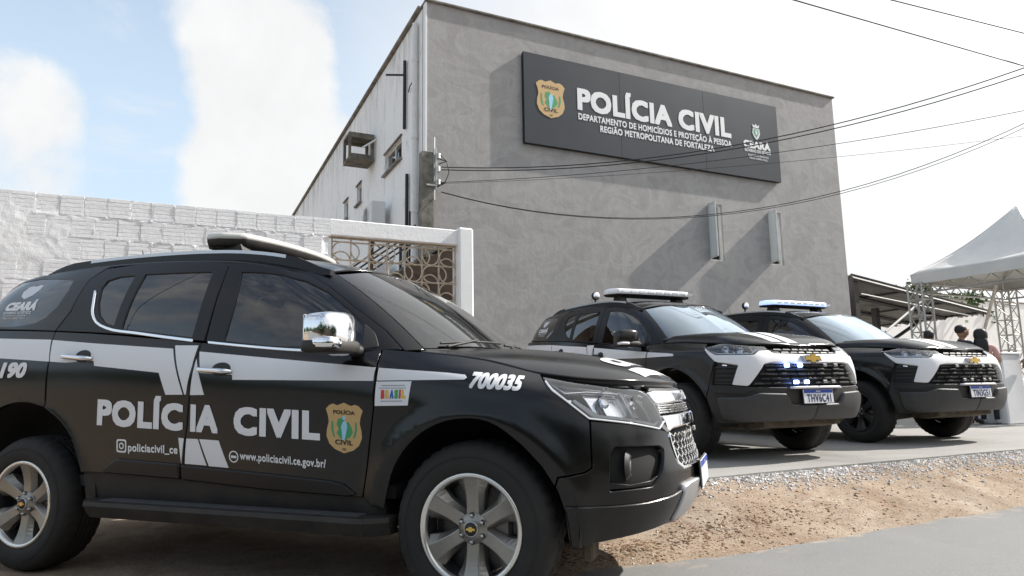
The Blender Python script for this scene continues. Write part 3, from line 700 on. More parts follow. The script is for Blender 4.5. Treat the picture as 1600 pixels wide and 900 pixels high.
    ffr=[(2.262,.005),(2.163,.5),(2.040,.975),(1.6,.985),(1.22,.985),(1.035,.93),(1.000,.765),(.993,.474),(.958,.271),(.945,.20),(.955,.012),(1.25,.004)]
    frame1=patch(G,ffr,[gf],off=.002,sy=GS,thick=.03,bev=.003); f1=both('window_frame',frame1,'car_black_frame',fd[0],fd[1])
    both('window_glass',patch(G,gf,off=-.006,sy=GS,thick=.004,bev=.0,step=.1),'glass_side',fd[0],fd[1])
    both('mirror_sail',patch(G,fillet(sail,.03),off=.008,sy=GS,thick=.02),'plastic_black',fd[0],fd[1])
    gr=[(2.825,.80),(2.235,.84),(2.362,.035),(2.863,.07)]
    gx=[(2.904,.79),(3.04,.775),(3.13,.72),(3.146,.607),(3.108,.387),(3.064,.229),(3.003,.137),(2.925,.10)]
    rfr=[(2.052,.975),(2.175,.5),(2.276,.006),(3.0,.006),(3.378,.0),(3.312,.266),(3.314,.762),(3.23,.93),(2.936,.975),(2.5,.985)]
    gxo=gx[:1]+gx[1:]; frame2=patch(G,rfr,[gr,gxo],off=.002,sy=GS,thick=.03,bev=.003); both('window_frame',frame2,'car_black_frame',rd[0],rd[1])
    both('window_glass',patch(G,gr,off=-.006,sy=GS,thick=.004,bev=0,step=.1),'glass_side',rd[0],rd[1]); both('fixed_window',patch(G,gx,off=-.006,sy=GS,thick=.004,bev=0,step=.1),'glass_side',rd[0],rd[1])
    gq=[(4.36,.08),(4.40,.5),(4.20,.90),(3.937,.90),(3.564,.80),(3.486,.757),(3.459,.596),(3.463,.344),(3.521,.188),(3.596,.104),(3.74,.057),(3.90,.04)]
    qfr=[(3.388,.0),(3.322,.266),(3.324,.762),(3.245,.94),(3.2,.985),(3.8,.985),(4.3,.985),(4.62,.985),(4.62,.0),(4.0,.0)]
    both('rear_pillar',patch(G,qfr,[gq],off=0,sy=GS,thick=.03),'car_black',qp[0],qp[1]); qg=both('quarter_glass',patch(G,gq,off=-.004,sy=GS,thick=.004,bev=0),'glass_side',qp[0],qp[1])
    ap=[(.80,.0),(.80,.99),(1.0,.99),(1.20,.99),(1.027,.935),(.991,.765),(.985,.474),(.950,.271),(.937,.20),(.945,.0)]
    both('windscreen_pillar',patch(G,ap,off=0,sy=GS,thick=.03),'car_black',fe[0],fe[1])
    def G2(s,t):
        s=np.asarray(s,float); P=G(np.abs(s),t); P[:,1]*=np.where(s<0,-1,1); return P
    ws=[(-.79,.02),(-.4,.005),(0,0),(.4,.005),(.79,.02),(.79,.985),(.4,.985),(0,.985),(-.4,.985),(-.79,.985)]
    wsg=arr_obj('windscreen',patch(G2,ws,off=-.004,sy=GS,thick=.004,bev=0,step=.1),'glass_wind' if k1 else 'glass_film',root)
    band=[[(-.785,.93),(-.4,.93),(0,.93),(.4,.93),(.785,.93),(.785,.985),(.4,.985),(0,.985),(-.4,.985),(-.785,.985)]]
    arr_obj('windscreen_border',join_arr([patch(G2,q,off=-.010,sy=GS,thick=.002,bev=0) for q in band+[[(-.785,.0),(0,.0),(.785,.0),(.785,.05),(0,.05),(-.785,.05)],[(-.785,.05),(-.75,.05),(-.75,.93),(-.785,.93)],[(.785,.05),(.75,.05),(.75,.93),(.785,.93)]]]),'ink_black',wsg)
    rg=[(4.66,.06),(5.19,.06),(5.19,.94),(4.66,.94)]
    def G3(s,t): s=np.asarray(s,float); P=G(np.where(s>5.2,10.4-s,s),t); P[:,1]*=np.where(s>5.2,-1,1); return P
    tg=arr_obj('tailgate',patch(G3,[(4.635,.0),(5.765,.0),(5.765,.985),(4.635,.985)],[[(4.72,.1),(5.68,.1),(5.68,.88),(4.72,.88)]],sy=GS),'car_black',root)
    arr_obj('rear_window',patch(G3,[(4.72,.1),(5.68,.1),(5.68,.88),(4.72,.88)],off=-.004,sy=GS,thick=.004,bev=0),'glass_side',tg)
    def L3(s,z): s=np.asarray(s,float); P=L(np.where(s<-3.4,-6.8-s,s),z); P[:,1]*=np.where(s<-3.4,-1,1); return P
    arr_obj('tailgate_lower',patch(L3,[(-2.46,.80),(-2.46,1.41),(-4.34,1.41),(-4.34,.80)]),'car_black',tg)
    arr_obj('rear_bumper',patch(L3,[(-2.31,.46),(-2.31,.745),(-2.46,.79),(-4.34,.79),(-4.49,.745),(-4.49,.46)]),'plastic_black',root)
    both('tail_lamp',patch(L,[(-2.42,1.0),(-2.75,1.0),(-2.70,1.36),(-2.44,1.36)],off=.006),'red_lens',root)
    # belt trim
    bt=[(3.184,.56),(3.150,.40),(3.110,.22),(3.05,.115),(2.95,.055),(2.75,.030),(2.3,-.004),(1.8,-.008),(1.34,-.012)]
    def strip(pts,w,off):
        pts=np.array(pts); t=np.gradient(pts,axis=0); t[:,1]*=GS; t/=np.hypot(t[:,0],t[:,1])[:,None]; nn=np.column_stack([-t[:,1],t[:,0]/GS]); a=pts+nn*w/2; b=pts-nn*w/2
        return patch(G,[tuple(p) for p in a]+[tuple(p) for p in b[::-1]],off=off,sy=GS,thick=.012,bev=.003,bst=.03)
    def resamp(pts,n=30):
        p=np.array(pts); d=np.r_[0,np.cumsum(np.hypot(np.diff(p[:,0]),np.diff(p[:,1])))]; return cat(d,p)(np.linspace(0,d[-1],n))
    if k1:
        rs=resamp(bt,40); i=int(np.argmin(np.abs(rs[:,0]-2.28)))
        both('belt_trim',strip(rs[:i],.016,.010),'chrome',rd[0],rd[1]); both('belt_trim',strip(rs[i+1:],.013,.010),'chrome',fd[0],fd[1])
    # ---------------- bumper and face
    if k1:
        fogp=fillet([(2.071,.714),(2.1,.744),(2.39,.731),(2.422,.712),(2.362,.617),(2.295,.558),(2.175,.556),(2.059,.553)],.012,2)
        lg=[(2.505,.785),(2.51,.72),(2.525,.645),(2.585,.618),(SM,.612)]
        bump=[(1.994,.856),(2.002,.855),(2.187,.837),(2.405,.802),(2.462,.795),(2.498,.785)]+[(2.503,.72),(2.518,.640),(2.58,.611),(SM,.604),(SM,.40),(2.47,.378),(2.307,.364),(2.125,.35),(1.99,.335),(1.885,.325),(1.872,.36),(1.861,.474),(1.833,.559),(1.822,.580),(1.838,.617),(1.955,.636),(1.990,.655)]
        bu=both('front_bumper',patch(L,bump,[fogp],thick=.055,bev=.004),'car_black')
        lipp=[(1.864,.500),(2.05,.495),(2.257,.495),(2.445,.506),(2.6,.530),(2.87,.560),(SM,.562),(SM,.402),(2.47,.380),(2.307,.366),(2.125,.352),(1.99,.337),(1.889,.327)]
        both('bumper_lip',patch(L,lipp,off=.014,thick=.02,bev=.008),'car_black',bu[0],bu[1])
        both('fog_pocket',patch(L,[(x+(x-2.2)*.05,z) for x,z in fogp],off=-.05,thick=.01),'plastic_black',bu[0],bu[1])
        both('pocket_trim',patch(L,[(2.062,.560),(2.175,.560),(2.295,.562),(2.345,.605),(2.3,.585),(2.17,.575),(2.062,.592)],off=-.012,thick=.03),'car_black',bu[0],bu[1])
        for sy,pr in ((-1,bu[0]),(1,bu[1])):
            p=L([2.215],[.655])[0]; fl=MB(); c=(float(p[0])-.040,sy*abs(float(p[1]))-sy*.006,.655)
            fl.lathe([(.0,.006),(.022,.004),(.031,.0),(.033,-.012)],24,'x',c); fl.build('fog_lamp','reflector',pr)
            fb=MB(); fb.lathe([(.033,.000),(.040,.006),(.050,.0),(.066,-.014)],24,'x',c); fb.build('fog_bezel','plastic_black',pr)
        both('skid_trim',patch(L,[(2.60,.548),(2.545,.535),(2.478,.388),(2.62,.392),(2.80,.455),(SM,.47),(SM,.556)],off=.024,thick=.03,bev=.006),'skid_silver',bu[0],bu[1])
        # grille
        gb=[(2.44,.99),(2.475,.90),(2.48,.80),(2.50,.72),(2.52,.62),(2.58,.60),(SM,.595),(SM,1.0),(2.7,1.0)]
        gr_=empty('grille',parent=root)
        both('grille_back',patch(L,gb,off=-.055,thick=.01),'under_black',gr_)
        both('chrome_bar',patch(L,fillet([(2.405,.972),(2.44,.925),(2.475,.917),(2.7,.925),(SM,.930),(SM,.985),(2.7,.982),(2.5,.984)],.008,2),off=.006,thick=.05,bev=.007),'chrome',gr_)
        both('chrome_bar',patch(L,fillet([(2.468,.862),(2.476,.80),(2.50,.786),(2.56,.800),(2.7,.806),(SM,.81),(SM,.872),(2.7,.866)],.01,2),off=.012,thick=.06,bev=.008),'chrome',gr_)
        for z in (.878,.889,.900,.911): both('grille_slat',patch(L,[(2.475,z),(SM,z+.002),(SM,z+.007),(2.475,z+.005)],off=-.006,thick=.02,bev=.001),'satin_silver',gr_)
        tx=[]
        for s0,tt in ((2.60,'CHEV'),):
            tx.append(surf_text(L,tt,[(s0,.912),(s0,.876),(2.90,.878),(2.90,.914)],.05,1.25,0,.006))
        arr_obj('grille_lettering',join_arr(tx),'ink_black',gr_); tx=[surf_text(L,'OLET',[(2.60,.912),(2.60,.876),(2.90,.878),(2.90,.914)],.05,1.25,0,.006,mirror=True)]; arr_obj('grille_lettering',join_arr(tx),'ink_black',gr_,True)
        mb=MB()
        for sy in (-1,1):
            rows=[.635,.668,.701,.734,.767]; cols=np.arange(2.545,SM+.01,.062)
            for ri,z in enumerate(rows):
                pts=[]
                for ci,s in enumerate(np.arange(2.53,SM+.001,.031)):
                    zz=z+(.0075 if (ci+ri)%2 else -.0075); p=L([s],[zz])[0]; pts.append((p[0]-.012,sy*-p[1]*-1 if False else sy*abs(p[1]),zz))
                mb.tube(pts,.0045,6)
            for ri in range(4):
                for ci,s in enumerate(np.arange(2.53,SM+.001,.031)):
                    if (ci+ri)%2:
                        p=L([s],[rows[ri]])[0]; q=L([s],[rows[ri+1]])[0]; mb.tube([(p[0]-.012,sy*abs(p[1]),rows[ri]+.0075),(q[0]-.012,sy*abs(q[1]),rows[ri+1]-.0075)],.0042,6)
        mb.build('grille_mesh','satin_silver',gr_)
        both('grille_surround',patch(L,[(2.508,.785),(2.52,.785),(2.533,.65),(2.59,.624),(SM,.618),(SM,.606),(2.58,.611),(2.520,.640)],off=.004,thick=.03,bev=.003),'chrome',gr_)
        both('grille_top',patch(L,[(2.46,.985),(2.7,.985),(SM,.986),(SM,.998),(2.7,1.000),(2.5,1.003)],off=-.012,thick=.02),'plastic_black',gr_)
        # small strobe lamps in the grille
        for sy in(-1,1):
            st=MB(); p=L([2.68],[.765])[0]; st.box((float(p[0])+.012,sy*abs(float(p[1])),.765),(.016,.05,.028),0,bev=.004); st.build('strobe_lamp','bar_lens_warm',gr_)
    else:
        wb=[(1.797,1.108),(1.974,1.028),(2.38,1.014),(2.463,1.057),(2.575,1.061),(2.603,1.030),(SM,1.022),(SM,.940),(2.56,.945),(2.475,.930),(2.310,.735),(2.292,.725),(2.151,.738),(2.219,.925),(1.975,.964)]
        bu=both('bumper_white_band',patch(L,fillet(wb,.012,2),off=.008,thick=.06,bev=.007),'livery_white')
        both('side_intake',patch(L,[(1.975,.962),(2.215,.925),(2.148,.738),(1.90,.742)],off=-.028,thick=.02),'plastic_black',bu[0],bu[1])
        for i in range(4):
            z=.775+i*.042; both('intake_slat',patch(L,[(1.965,z),(2.165+.013*i,z-.006),(2.165+.013*i,z+.010),(1.965,z+.016)],off=-.010,thick=.03,bev=.003),'plastic_black',bu[0],bu[1])
        both('turn_lamp',patch(L,[(2.05,.922),(2.10,.917),(2.10,.931),(2.05,.936)],off=-.004,thick=.02),'reflector',bu[0],bu[1])
        lgp=[(2.300,.715),(2.470,.935),(2.55,.95),(SM,.945),(SM,.70)]
        gr_=empty('grille',parent=root)
        both('grille_back',patch(L,lgp,off=-.05,thick=.01),'under_black',gr_)
        both('upper_grille_back',patch(L,[(2.565,1.105),(2.59,1.03),(SM,1.02),(SM,1.10)],off=-.035,thick=.01),'under_black',gr_)
        # broken bars
        for ri,z in enumerate((.745,.790,.835,.880,.918)):
            for ci in range(6):
                s0=2.33+.10*ci+.05*(ri%2)+max(0,(z-.72))*.8; s1=min(s0+.105,SM)
                if s0<SM-.01: both('grille_bar',patch(L,[(s0,z-.008),(s1,z-.010+.002),(s1-.014,z+.009),(s0+.014,z+.009)],off=-.010-(.016 if (ci+ri)%2 else 0),thick=.03,bev=.003),'plastic_black' if (ci+ri)%3 else 'plastic_grey',gr_)
        for ri,z in enumerate((1.050,1.080)):
            for ci in range(4):
                s0=2.60+.10*ci+.04*ri; s1=min(s0+.09,SM)
                if s0<SM-.01: both('grille_bar',patch(L,[(s0,z-.007),(s1,z-.007),(s1-.012,z+.008),(s0+.012,z+.008)],off=-.008,thick=.025,bev=.003),'plastic_grey' if (ci+ri)%2 else 'plastic_black',gr_)
        low=[(1.968,.955),(1.90,.733),(1.876,.612),(1.908,.48),(1.918,.37),(2.2,.372),(2.52,.385),(SM,.39),(SM,.700),(2.38,.710),(2.292,.718),(2.151,.731),(1.925,.738)]
        both('front_bumper',patch(L,low,thick=.04,bev=.005),'plastic_black')
        gd=[(1.99,.620),(2.27,.622),(2.386,.658),(2.651,.648),(2.705,.545),(SM,.540),(SM,.405),(2.523,.398),(2.195,.398),(2.02,.42)]
        both('bumper_guard',patch(L,fillet(gd,.02,3),off=.035,thick=.05,bev=.016),'plastic_grey',bu[0],bu[1])
        both('bumper_step',patch(L,[(2.70,.690),(SM,.690),(SM,.712),(2.72,.712)],off=.05,thick=.06,bev=.008),'livery_white',bu[0],bu[1])
        both('bumper_step_side',patch(L,[(1.96,.655),(2.25,.648),(2.36,.690),(2.30,.700),(1.95,.705)],off=.012,thick=.03,bev=.008),'plastic_black',bu[0],bu[1])
        for (y,z) in ((-.33,.915),(-.165,.915),(-.25,.755),(-.115,.755),(.17,.915),(.33,.915),(.13,.755),(.25,.755)):
            s=float(np.interp(abs(y),[0,.15,.42,.66],[SM,2.85,2.6,2.35])); p=L([s],[z])[0]; lit=LIT_STROBES and y<0
            st=empty('strobe_lamp',(float(p[0])+.012,y,z),parent=gr_)
            a=MB(); a.box((0,0,0),(.02,.058,.034),0,bev=.005); a.build('lamp_body','blue_led' if lit else 'plastic_grey',st)
            for zz in (-.006,.006):
                b=MB(); b.box((.0115,0,zz),(.004,.044,.006)); b.build('lamp_strip','led_core' if lit else 'bar_lens_warm',st)
        bw=MB(); bw.prism([(-.085,-.018),(-.03,-.018),(-.03,-.040),(.03,-.040),(.03,-.018),(.105,-.018),(.085,.018),(.03,.018),(.03,.040),(-.03,.040),(-.03,.018),(-.105,.018)],2.345,2.385,'x'); 
        bw.v=[(x,y*1.0,z+.985) for x,y,z in bw.v]; bow=bw.build('emblem','gold',root)
        br=MB(); br.prism([(-.100,-.025),(-.037,-.025),(-.037,-.047),(.037,-.047),(.037,-.025),(.118,-.025),(.096,.025),(.037,.025),(.037,.047),(-.037,.047),(-.037,.025),(-.118,.025)],2.33,2.377,'x'); br.v=[(x,y,z+.985) for x,y,z in br.v]; br.build('emblem_rim','chrome',bow)
    # ---------------- headlights
    for sy,mir in ((-1,False),(1,True)):
        hd=empty('headlight',parent=root)
        arr_obj('lens',patch(L,hl,off=.004,thick=.006,bev=.004,step=.05),'lamp_clear',hd,mir)
        cx=np.mean([p[0] for p in hl]); cz=np.mean([p[1] for p in hl]); big=[(p[0]+(p[0]-cx)*.03,p[1]+(p[1]-cz)*.05) for p in hl]
        arr_obj('housing',patch(L,big,off=-.045,thick=.01),'lamp_silver',hd,mir)
        arr_obj('bezel',patch(L,hl,[[(cx+(x-cx)*.955,cz+(z-cz)*.92) for x,z in hl]],off=-.001,thick=.045,bev=.002,step=.03),'lamp_dark',hd,mir)
        if k1:
            lo_=[(1.776,1.026),(1.812,.988),(1.885,.935),(1.983,.862),(2.187,.837),(2.405,.802),(2.478,.836)]; up_=[(x+.003,z+.007) for x,z in lo_[:-1]]+[(2.466,.840)]
            arr_obj('lens_trim',patch(L,lo_+up_[::-1],off=.010,thick=.012,bev=.002),'chrome',hd,mir)
            bowls=[((2.13,.935),.075),((2.315,.905),.066)]
            arr_obj('upper_reflector',patch(L,[(1.80,1.035),(1.9,1.018),(2.16,.988),(2.36,.972),(2.40,.95),(2.2,.975),(2.0,.99),(1.88,.985)],off=-.012,thick=.02),'reflector',hd,mir)
            arr_obj('running_light',patch(L,[(2.01,.872),(2.19,.855),(2.40,.820),(2.455,.845),(2.40,.832),(2.19,.868),(2.04,.885),(1.93,.955),(1.91,.95)],off=-.008,thick=.02),'bar_lens',hd,mir)
            arr_obj('divider',patch(L,[(2.195,.985),(2.225,.98),(2.275,.86),(2.235,.86)],off=-.006,thick=.03),'satin_silver',hd,mir)
            arr_obj('reflector_panel',patch(L,[(1.98,.985),(2.20,.97),(2.40,.945),(2.45,.87),(2.40,.84),(2.2,.87),(2.03,.89)],off=-.030,thick=.01),'lamp_silver',hd,mir)
        else:
            bowls=[((2.07,1.085),.040),((2.26,1.07),.042)]
            arr_obj('running_light',patch(L,[(1.84,1.100),(1.975,1.042),(2.37,1.028),(2.44,1.066),(2.56,1.075),(2.56,1.085),(2.43,1.078),(2.36,1.040),(1.98,1.054)],off=-.006,thick=.02),'bar_lens',hd,mir)
            arr_obj('divider',patch(L,[(2.14,1.12),(2.16,1.12),(2.19,1.04),(2.165,1.04)],off=-.008,thick=.03),'reflector',hd,mir)
            arr_obj('divider',patch(L,[(2.37,1.105),(2.40,1.10),(2.43,1.07),(2.40,1.065)],off=-.008,thick=.03),'reflector',hd,mir)
        for (s,z),r in bowls:
            p=L([s],[z])[0]; n=snorm(L,np.array([s]),np.array([z]))[0]; n=n if n@(p-CCEN)>0 else -n
            n=n*.5+np.array([.75,0,0]); n/=np.linalg.norm(n)
            if mir: p=p*[1,-1,1]; n=n*[1,-1,1]
            q=Vector(n).to_track_quat('Z','Y'); a=MB(); a.lathe([(r,.0),(r*.92,-.004),(r*.75,-.02),(r*.45,-.034),(0,-.038)],24,'z'); b=MB(); b.lathe([(0,-.008),(r*.2,-.010),(r*.38,-.018),(r*.42,-.036)],20,'z')
            for mbx,nm,mt in ((a,'bowl','reflector'),(b,'projector','lamp_clear' if k1 else 'reflector')):
                mbx.v=[tuple(q@Vector(v)+Vector(p)-Vector(n)*.020) for v in mbx.v]; mbx.build(nm,mt,hd)
    # ---------------- number plate
    pz=.615 if not k1 else .565; px=2.405 if not k1 else 2.378
    pl=empty('number_plate',(px,0,pz),parent=root); pl.rotation_euler=(0,R_(-4) if not k1 else R_(-2),0)
    a=MB(); a.box((0,0,0),(.006,.40,.13),0,bev=.002); a.build('plate_panel','plate_white',pl)
    b=MB(); b.box((.0035,0,.048),(.003,.385,.030)); b.build('plate_band','plate_blue',pl)
    if plate: t=MB(); text_flat(t,plate,-.160,.165,-.052,.075,lambda x,y,l:(.0042+l,x,y),.028,1.12); t.build('plate_lettering','plate_ink',pl)
    t=MB(); text_flat(t,'BRASIL',-.03,.03,.042,.013,lambda x,y,l:(.0056+l,x,y),.02,1.05); t.build('plate_country','print_white',pl)
    fr=MB(); fr.box((-.006,0,0),(.006,.415,.142),0,bev=.003); fr.build('plate_frame','plastic_black',pl)
    # ---------------- mirrors, handles
    for sy,dr in ((-1,fd[0]),(1,fd[1])):
        mm=empty('door_mirror',(.80,sy*1.085,1.278),parent=root); mm.scale=(1.1,1.1,1.06)
        def shp(x,y,z): 
            k=1-.16*(sy*y/.13) ; return (x*(1 if x>0 else .8)+(-.02*(abs(y)/.13)),y,z*k+.008*(sy*y/.13))
        a=pillow((0,0,0),(.155,.262,.186),.5,28,16,f=shp); 
        o=a.build('mirror_cap','chrome' if k1 else 'car_black',mm)
        b=pillow((-.006,0,-.062),(.166,.268,.066),.45,24,10); b.build('mirror_base','plastic_black',mm)
        if k1: ind=pillow((.030,sy*.085,-.052),(.11,.10,.055),.5,20,8); ind.build('mirror_lamp','chrome',mm)
        else: ind=pillow((.045,sy*.075,-.060),(.09,.12,.032),.5,20,8); ind.build('mirror_lamp','bar_lens',mm)
        g_=MB(); g_.box((-.070,0,.004),(.012,.215,.145),0,bev=.004); g_.build('mirror_glass','reflector',mm)
        ar=MB(); ar.tube([(.01,-sy*.20,-.075),(.0,-sy*.12,-.065),(.0,-sy*.02,-.06)],[.030,.030,.026],12); ar.build('mirror_arm','plastic_black',mm)
        for (s0,z0,s1,z1),d in (((-.109,1.131,.099,1.115),dr),((-1.122,1.234,-.901,1.212),rd[0] if sy<0 else rd[1])):
            n=14; pts=[];pp=[]
            for i in range(n):
                u=i/(n-1); p=L([s0+(s1-s0)*u],[z0+(z1-z0)*u])[0]; lift=.034*min(1,math.sin(math.pi*min(max(u,.0),1))*2.2)+.004
                pts.append((float(p[0]),sy*(abs(float(p[1]))+lift),float(p[2])))
            h=MB(); h.tube(pts,[.010]+[.0145]*(n-2)+[.010],10); h.v=[(x,y,(z-pts[0][2])*1.0+pts[0][2]) for x,y,z in h.v]; h.build('handle','chrome' if k1 else 'car_black_frame',d)
            cx=(s0+s1)/2+.035; cz=(z0+z1)/2+.006
            el=[(cx+.062*math.cos(t),cz+.036*math.sin(t)) for t in np.linspace(0,2*math.pi,20)[:-1]]
            arr_obj('handle_recess',patch(L,el,off=.0022,thick=.002,bev=0,step=.03),'ink_black',d,sy>0)
    # ---------------- cladding, running boards
    cl1=[(-.207,.636),(.265,.609),(.70,.580),(.775,.565),(.842,.517),(.80,.508),(.3,.526),(-.207,.560)]
    cl0=[(-.765,.605),(-.665,.660),(-.225,.640),(-.225,.562),(-.6,.575),(-.765,.582)]
    both('door_moulding',patch(L,cl1,off=.014,thick=.018,bev=.009,step=.05),'car_black_frame',fd[0],fd[1]); both('door_moulding',patch(L,cl0,off=.014,thick=.018,bev=.009,step=.05),'car_black_frame',rd[0],rd[1])
    for sy in (-1,1):
        rbp=[(-.86,.86),(-.86,.965),(-.80,1.015),(.93,1.015),(1.03,.94),(1.03,.86)]
        mb=MB(); n=len(rbp)
        top=[(x,sy*y,.440-.016*(x+.86)/1.9) for x,y in rbp]; mid=[(x*1.0,sy*(y+.004),z-.022) for (x,y),(_,_,z) in zip(rbp,top)]; bot=[(x*.985+.002,sy*(y-.03),z-.085) for (x,y),(_,_,z) in zip(rbp,top)]
        V=top+mid+bot; F=[tuple(range(n)),tuple(range(2*n,3*n))[::-1]]+[(r*n+i,r*n+(i+1)%n,(r+1)*n+(i+1)%n,(r+1)*n+i) for r in range(2) for i in range(n)]
        mb.add(V,F); rb=mb.build('running_board','plastic_black',root)
        for k in range(4):
            tr=MB(); tr.box((.08,sy*(.905+k*.022),.4375-.0005),(1.62,.012,.010),0,bev=.002)
            tr.v=[(x,y,z-.016*(x+.86)/1.9+.004) for x,y,z in tr.v]; tr.build('tread_rib','plastic_grey',rb)
    # ---------------- roof rails, antenna, light bar
    for sy in (-1,1):
        xs=np.linspace(-1.74,.47,30); base=B.T(xs,np.full(30,.615)); 
        hgt=np.minimum(1,np.minimum((xs+1.76)/.22,(.50-xs)/.26))**.7*.052
        V=[];F=[]
        for i,x in enumerate(xs):
            z=base[i,2]; y=sy*.615; V+= [(x,y-.024,z-.02),(x,y-.016,z+hgt[i]),(x,y+.016,z+hgt[i]),(x,y+.024,z-.02)]
        for i in range(29):
            for k in range(3): F.append((i*4+k,i*4+k+1,i*4+5+k,i*4+4+k))
        F+=[(0,1,2,3),(116,119,118,117)]
        mb=MB(); mb.add(V,F,0,False); rl=mb.build('roof_rail','car_black_frame',root)
        i0,i1=(5,25); V=[];F=[]
        for i in range(i0,i1+1):
            x=xs[i]; z=base[i,2]+hgt[i]+.0015; y=sy*.615; V+=[(x,y-sy*-.012-.0,z-.012) if False else (x,y+sy*.0195,z-.020),(x,y+sy*.016,z),(x,y-sy*.016,z),(x,y-sy*.0195,z-.020)]
        for i in range(i1-i0):
            for k in range(3): F.append((i*4+k,i*4+k+1,i*4+5+k,i*4+4+k))
        mb=MB(); mb.add(V,F,0,False); mb.build('rail_trim','satin_silver',rl,False)
    an=MB(); p=B.T([-1.55],[0.])[0]; an.tube([(p[0],0,p[2]-.01),(p[0]-.02,0,p[2]+.05)],[.022,.010],10); an.tube([(p[0]-.02,0,p[2]+.05),(p[0]-.09,0,p[2]+.24)],.0035,6); an.build('antenna','plastic_black',root)
    bx,bz=(-.37,1.965) if k1 else (-.215,1.955)
    lb=empty('light_bar',(bx,.045 if k1 else 0,bz),parent=root)
    def barplan(hw,dep,sw,n=56):
        P=[]
        for i in range(n+1):
            u=-1+2*i/n; P.append((dep/2-sw*abs(u)**2.2-(.5*dep*max(0,abs(u)-.86)/.14)**1.0*.7,u*hw))
        for i in range(n+1):
            u=1-2*i/n; P.append((-dep/2-sw*abs(u)**2.2+(.5*dep*max(0,abs(u)-.86)/.14)*.7,u*hw))
        return P
    def loft(plan,levels,mi=0,mb=None):
        mb=mb or MB(); n=len(plan); V=[];F=[]; cx=sum(p[0] for p in plan)/n
        for z,k in levels: V+=[(cx+(p[0]-cx)*k,p[1]*(1-(1-k)*.25),z) for p in plan]
        for r in range(len(levels)-1):
            for i in range(n): F.append((r*n+i,r*n+(i+1)%n,(r+1)*n+(i+1)%n,(r+1)*n+i))
        mb.add(V,F,mi,True); return mb.add(V,[tuple(range(n))[::-1],tuple(range((len(levels)-1)*n,len(levels)*n))],mi)
    bp=barplan(.575 if k1 else .665,.30,.10 if k1 else .03)
    loft(bp,[(-.052,.80),(-.044,.94),(-.006,.99)] if k1 else [(-.040,.86),(-.034,.98),(-.024,.99)]).build('bar_base','plastic_black',lb)
    loft(bp,[(-.006,.96),(.0,1.0),(.014,1.0),(.026,.97),(.034,.90),(.037,.80)] if k1 else [(-.024,.96),(-.016,.99),(.004,1.0),(.030,.975),(.042,.93),(.047,.84)]).build('bar_lens','bar_lens_warm' if k1 else ('bar_lens_lit' if LIT_BAR else 'bar_lens'),lb)
    for i in range(-4,5):
        dv_=MB(); u=i/5.; dv_.box((.0-(.10 if k1 else .03)*abs(u)**2.2,u*(.575 if k1 else .665),.006),(.290,.004,.040 if not k1 else .020)); dv_.build('bar_divider','plastic_grey' if k1 else 'satin_silver',lb)
        if not k1:
            le=MB(); le.box((.149-.03*abs(u+.1)**2.2,(u+.1)*.665,.008),(.012,.085,.022)); le.build('led_module','reflector',lb)
    for sy in(-1,1):
        ft=MB(); ft.prism([(-.06,-.04),(.06,-.04),(.10,-.135),(-.10,-.135)],sy*.46-.05,sy*.46+.05,'y'); ft.build('bar_foot','plastic_black',lb)
    if not k1:
        for sy in(-1,):
            p=B.T([-.75],[sy*.50])[0]; sl=empty('spot_lamp',(float(p[0]),sy*.50,float(p[2])),parent=root)
            a=MB(); a.tube([(0,0,-.01),(0,0,.10)],.012,8); a.build('stalk','plastic_black',sl)
            a=MB(); a.lathe([(.0,.020),(.050,.018),(.060,.010),(.055,-.03),(.03,-.05),(0,-.052)],20,'x',(.02,0,.145)); a.build('lamp_head','plastic_black',sl)
            a=MB(); a.lathe([(.0,.026),(.040,.024),(.051,.019)],20,'x',(.021,0,.145)); a.build('lamp_glass','reflector',sl)
    # wipers
    for y0,y1 in ((-.62,-.05),(-.02,.52)):
        w_=MB(); pts=[]
        for i in range(8):
            u=i/7; y=y0+(y1-y0)*u; s=float(np.interp(abs(y),[0,.42,.745],[0,.45,.85])); p=G([s],[.035+.02*u])[0]; pts.append((float(p[0])+.014,y,float(p[2])+.012))
        w_.tube(pts,.007,6); w_.tube([(pts[3][0],pts[3][1],pts[3][2]+.008),(pts[0][0]+.05,pts[0][1]-.02,pts[0][2]-.02)],.008,6); w_.build('wiper','plastic_black',root)
    # ---------------- cabin
    cab=empty('cabin',parent=root)
    mb=MB(); mb.box((-.6,0,.52),(3.2,1.66,.06)); mb.build('cabin_floor','trim_cabin',cab)
    mb=pillow((.80,0,1.10),(.62,1.52,.26),.5,24,10); mb.build('dashboard','trim_cabin',cab)
    for y in (-.38,.38):
        for x in (.02,-.92):
            mb=pillow((x,y,.80),(.56,.52,.20),.5); pillow((x-.30,y,1.13),(.20,.52,.66),.5,mb=mb,f=lambda a,b,c:(a-.22*(c+.33)*.6,b,c)); pillow((x-.42,y,1.53),(.11,.28,.17),.55,mb=mb); mb.build('seat','seat_cloth',cab)
    mb=MB(); mb.tube([(.42+.05*math.sin(a)*.5,.38+.185*math.cos(a),1.12+.175*math.sin(a)) for a in np.linspace(0,2*math.pi,25)[:-1]],.014,8,closed=True); mb.tube([(.42,.21,1.12),(.44,.55,1.12)],.018,6); mb.tube([(.43,.38,1.12),(.62,.38,1.03)],.03,8); mb.build('steering_wheel','plastic_black',cab)
    lin=[(x*.97-.01,y*.95) for x,y in roofp]; arr_obj('headliner',patch(lambda x,y:B.T(x,y)-[0,0,.035],lin,step=.15,bst=.12,thick=.01,flip=1.),'seat_cloth',cab)
    rm=pillow((.56,0,1.60),(.04,.24,.07),.5); rm.build('rear_view_mirror','plastic_black',cab)
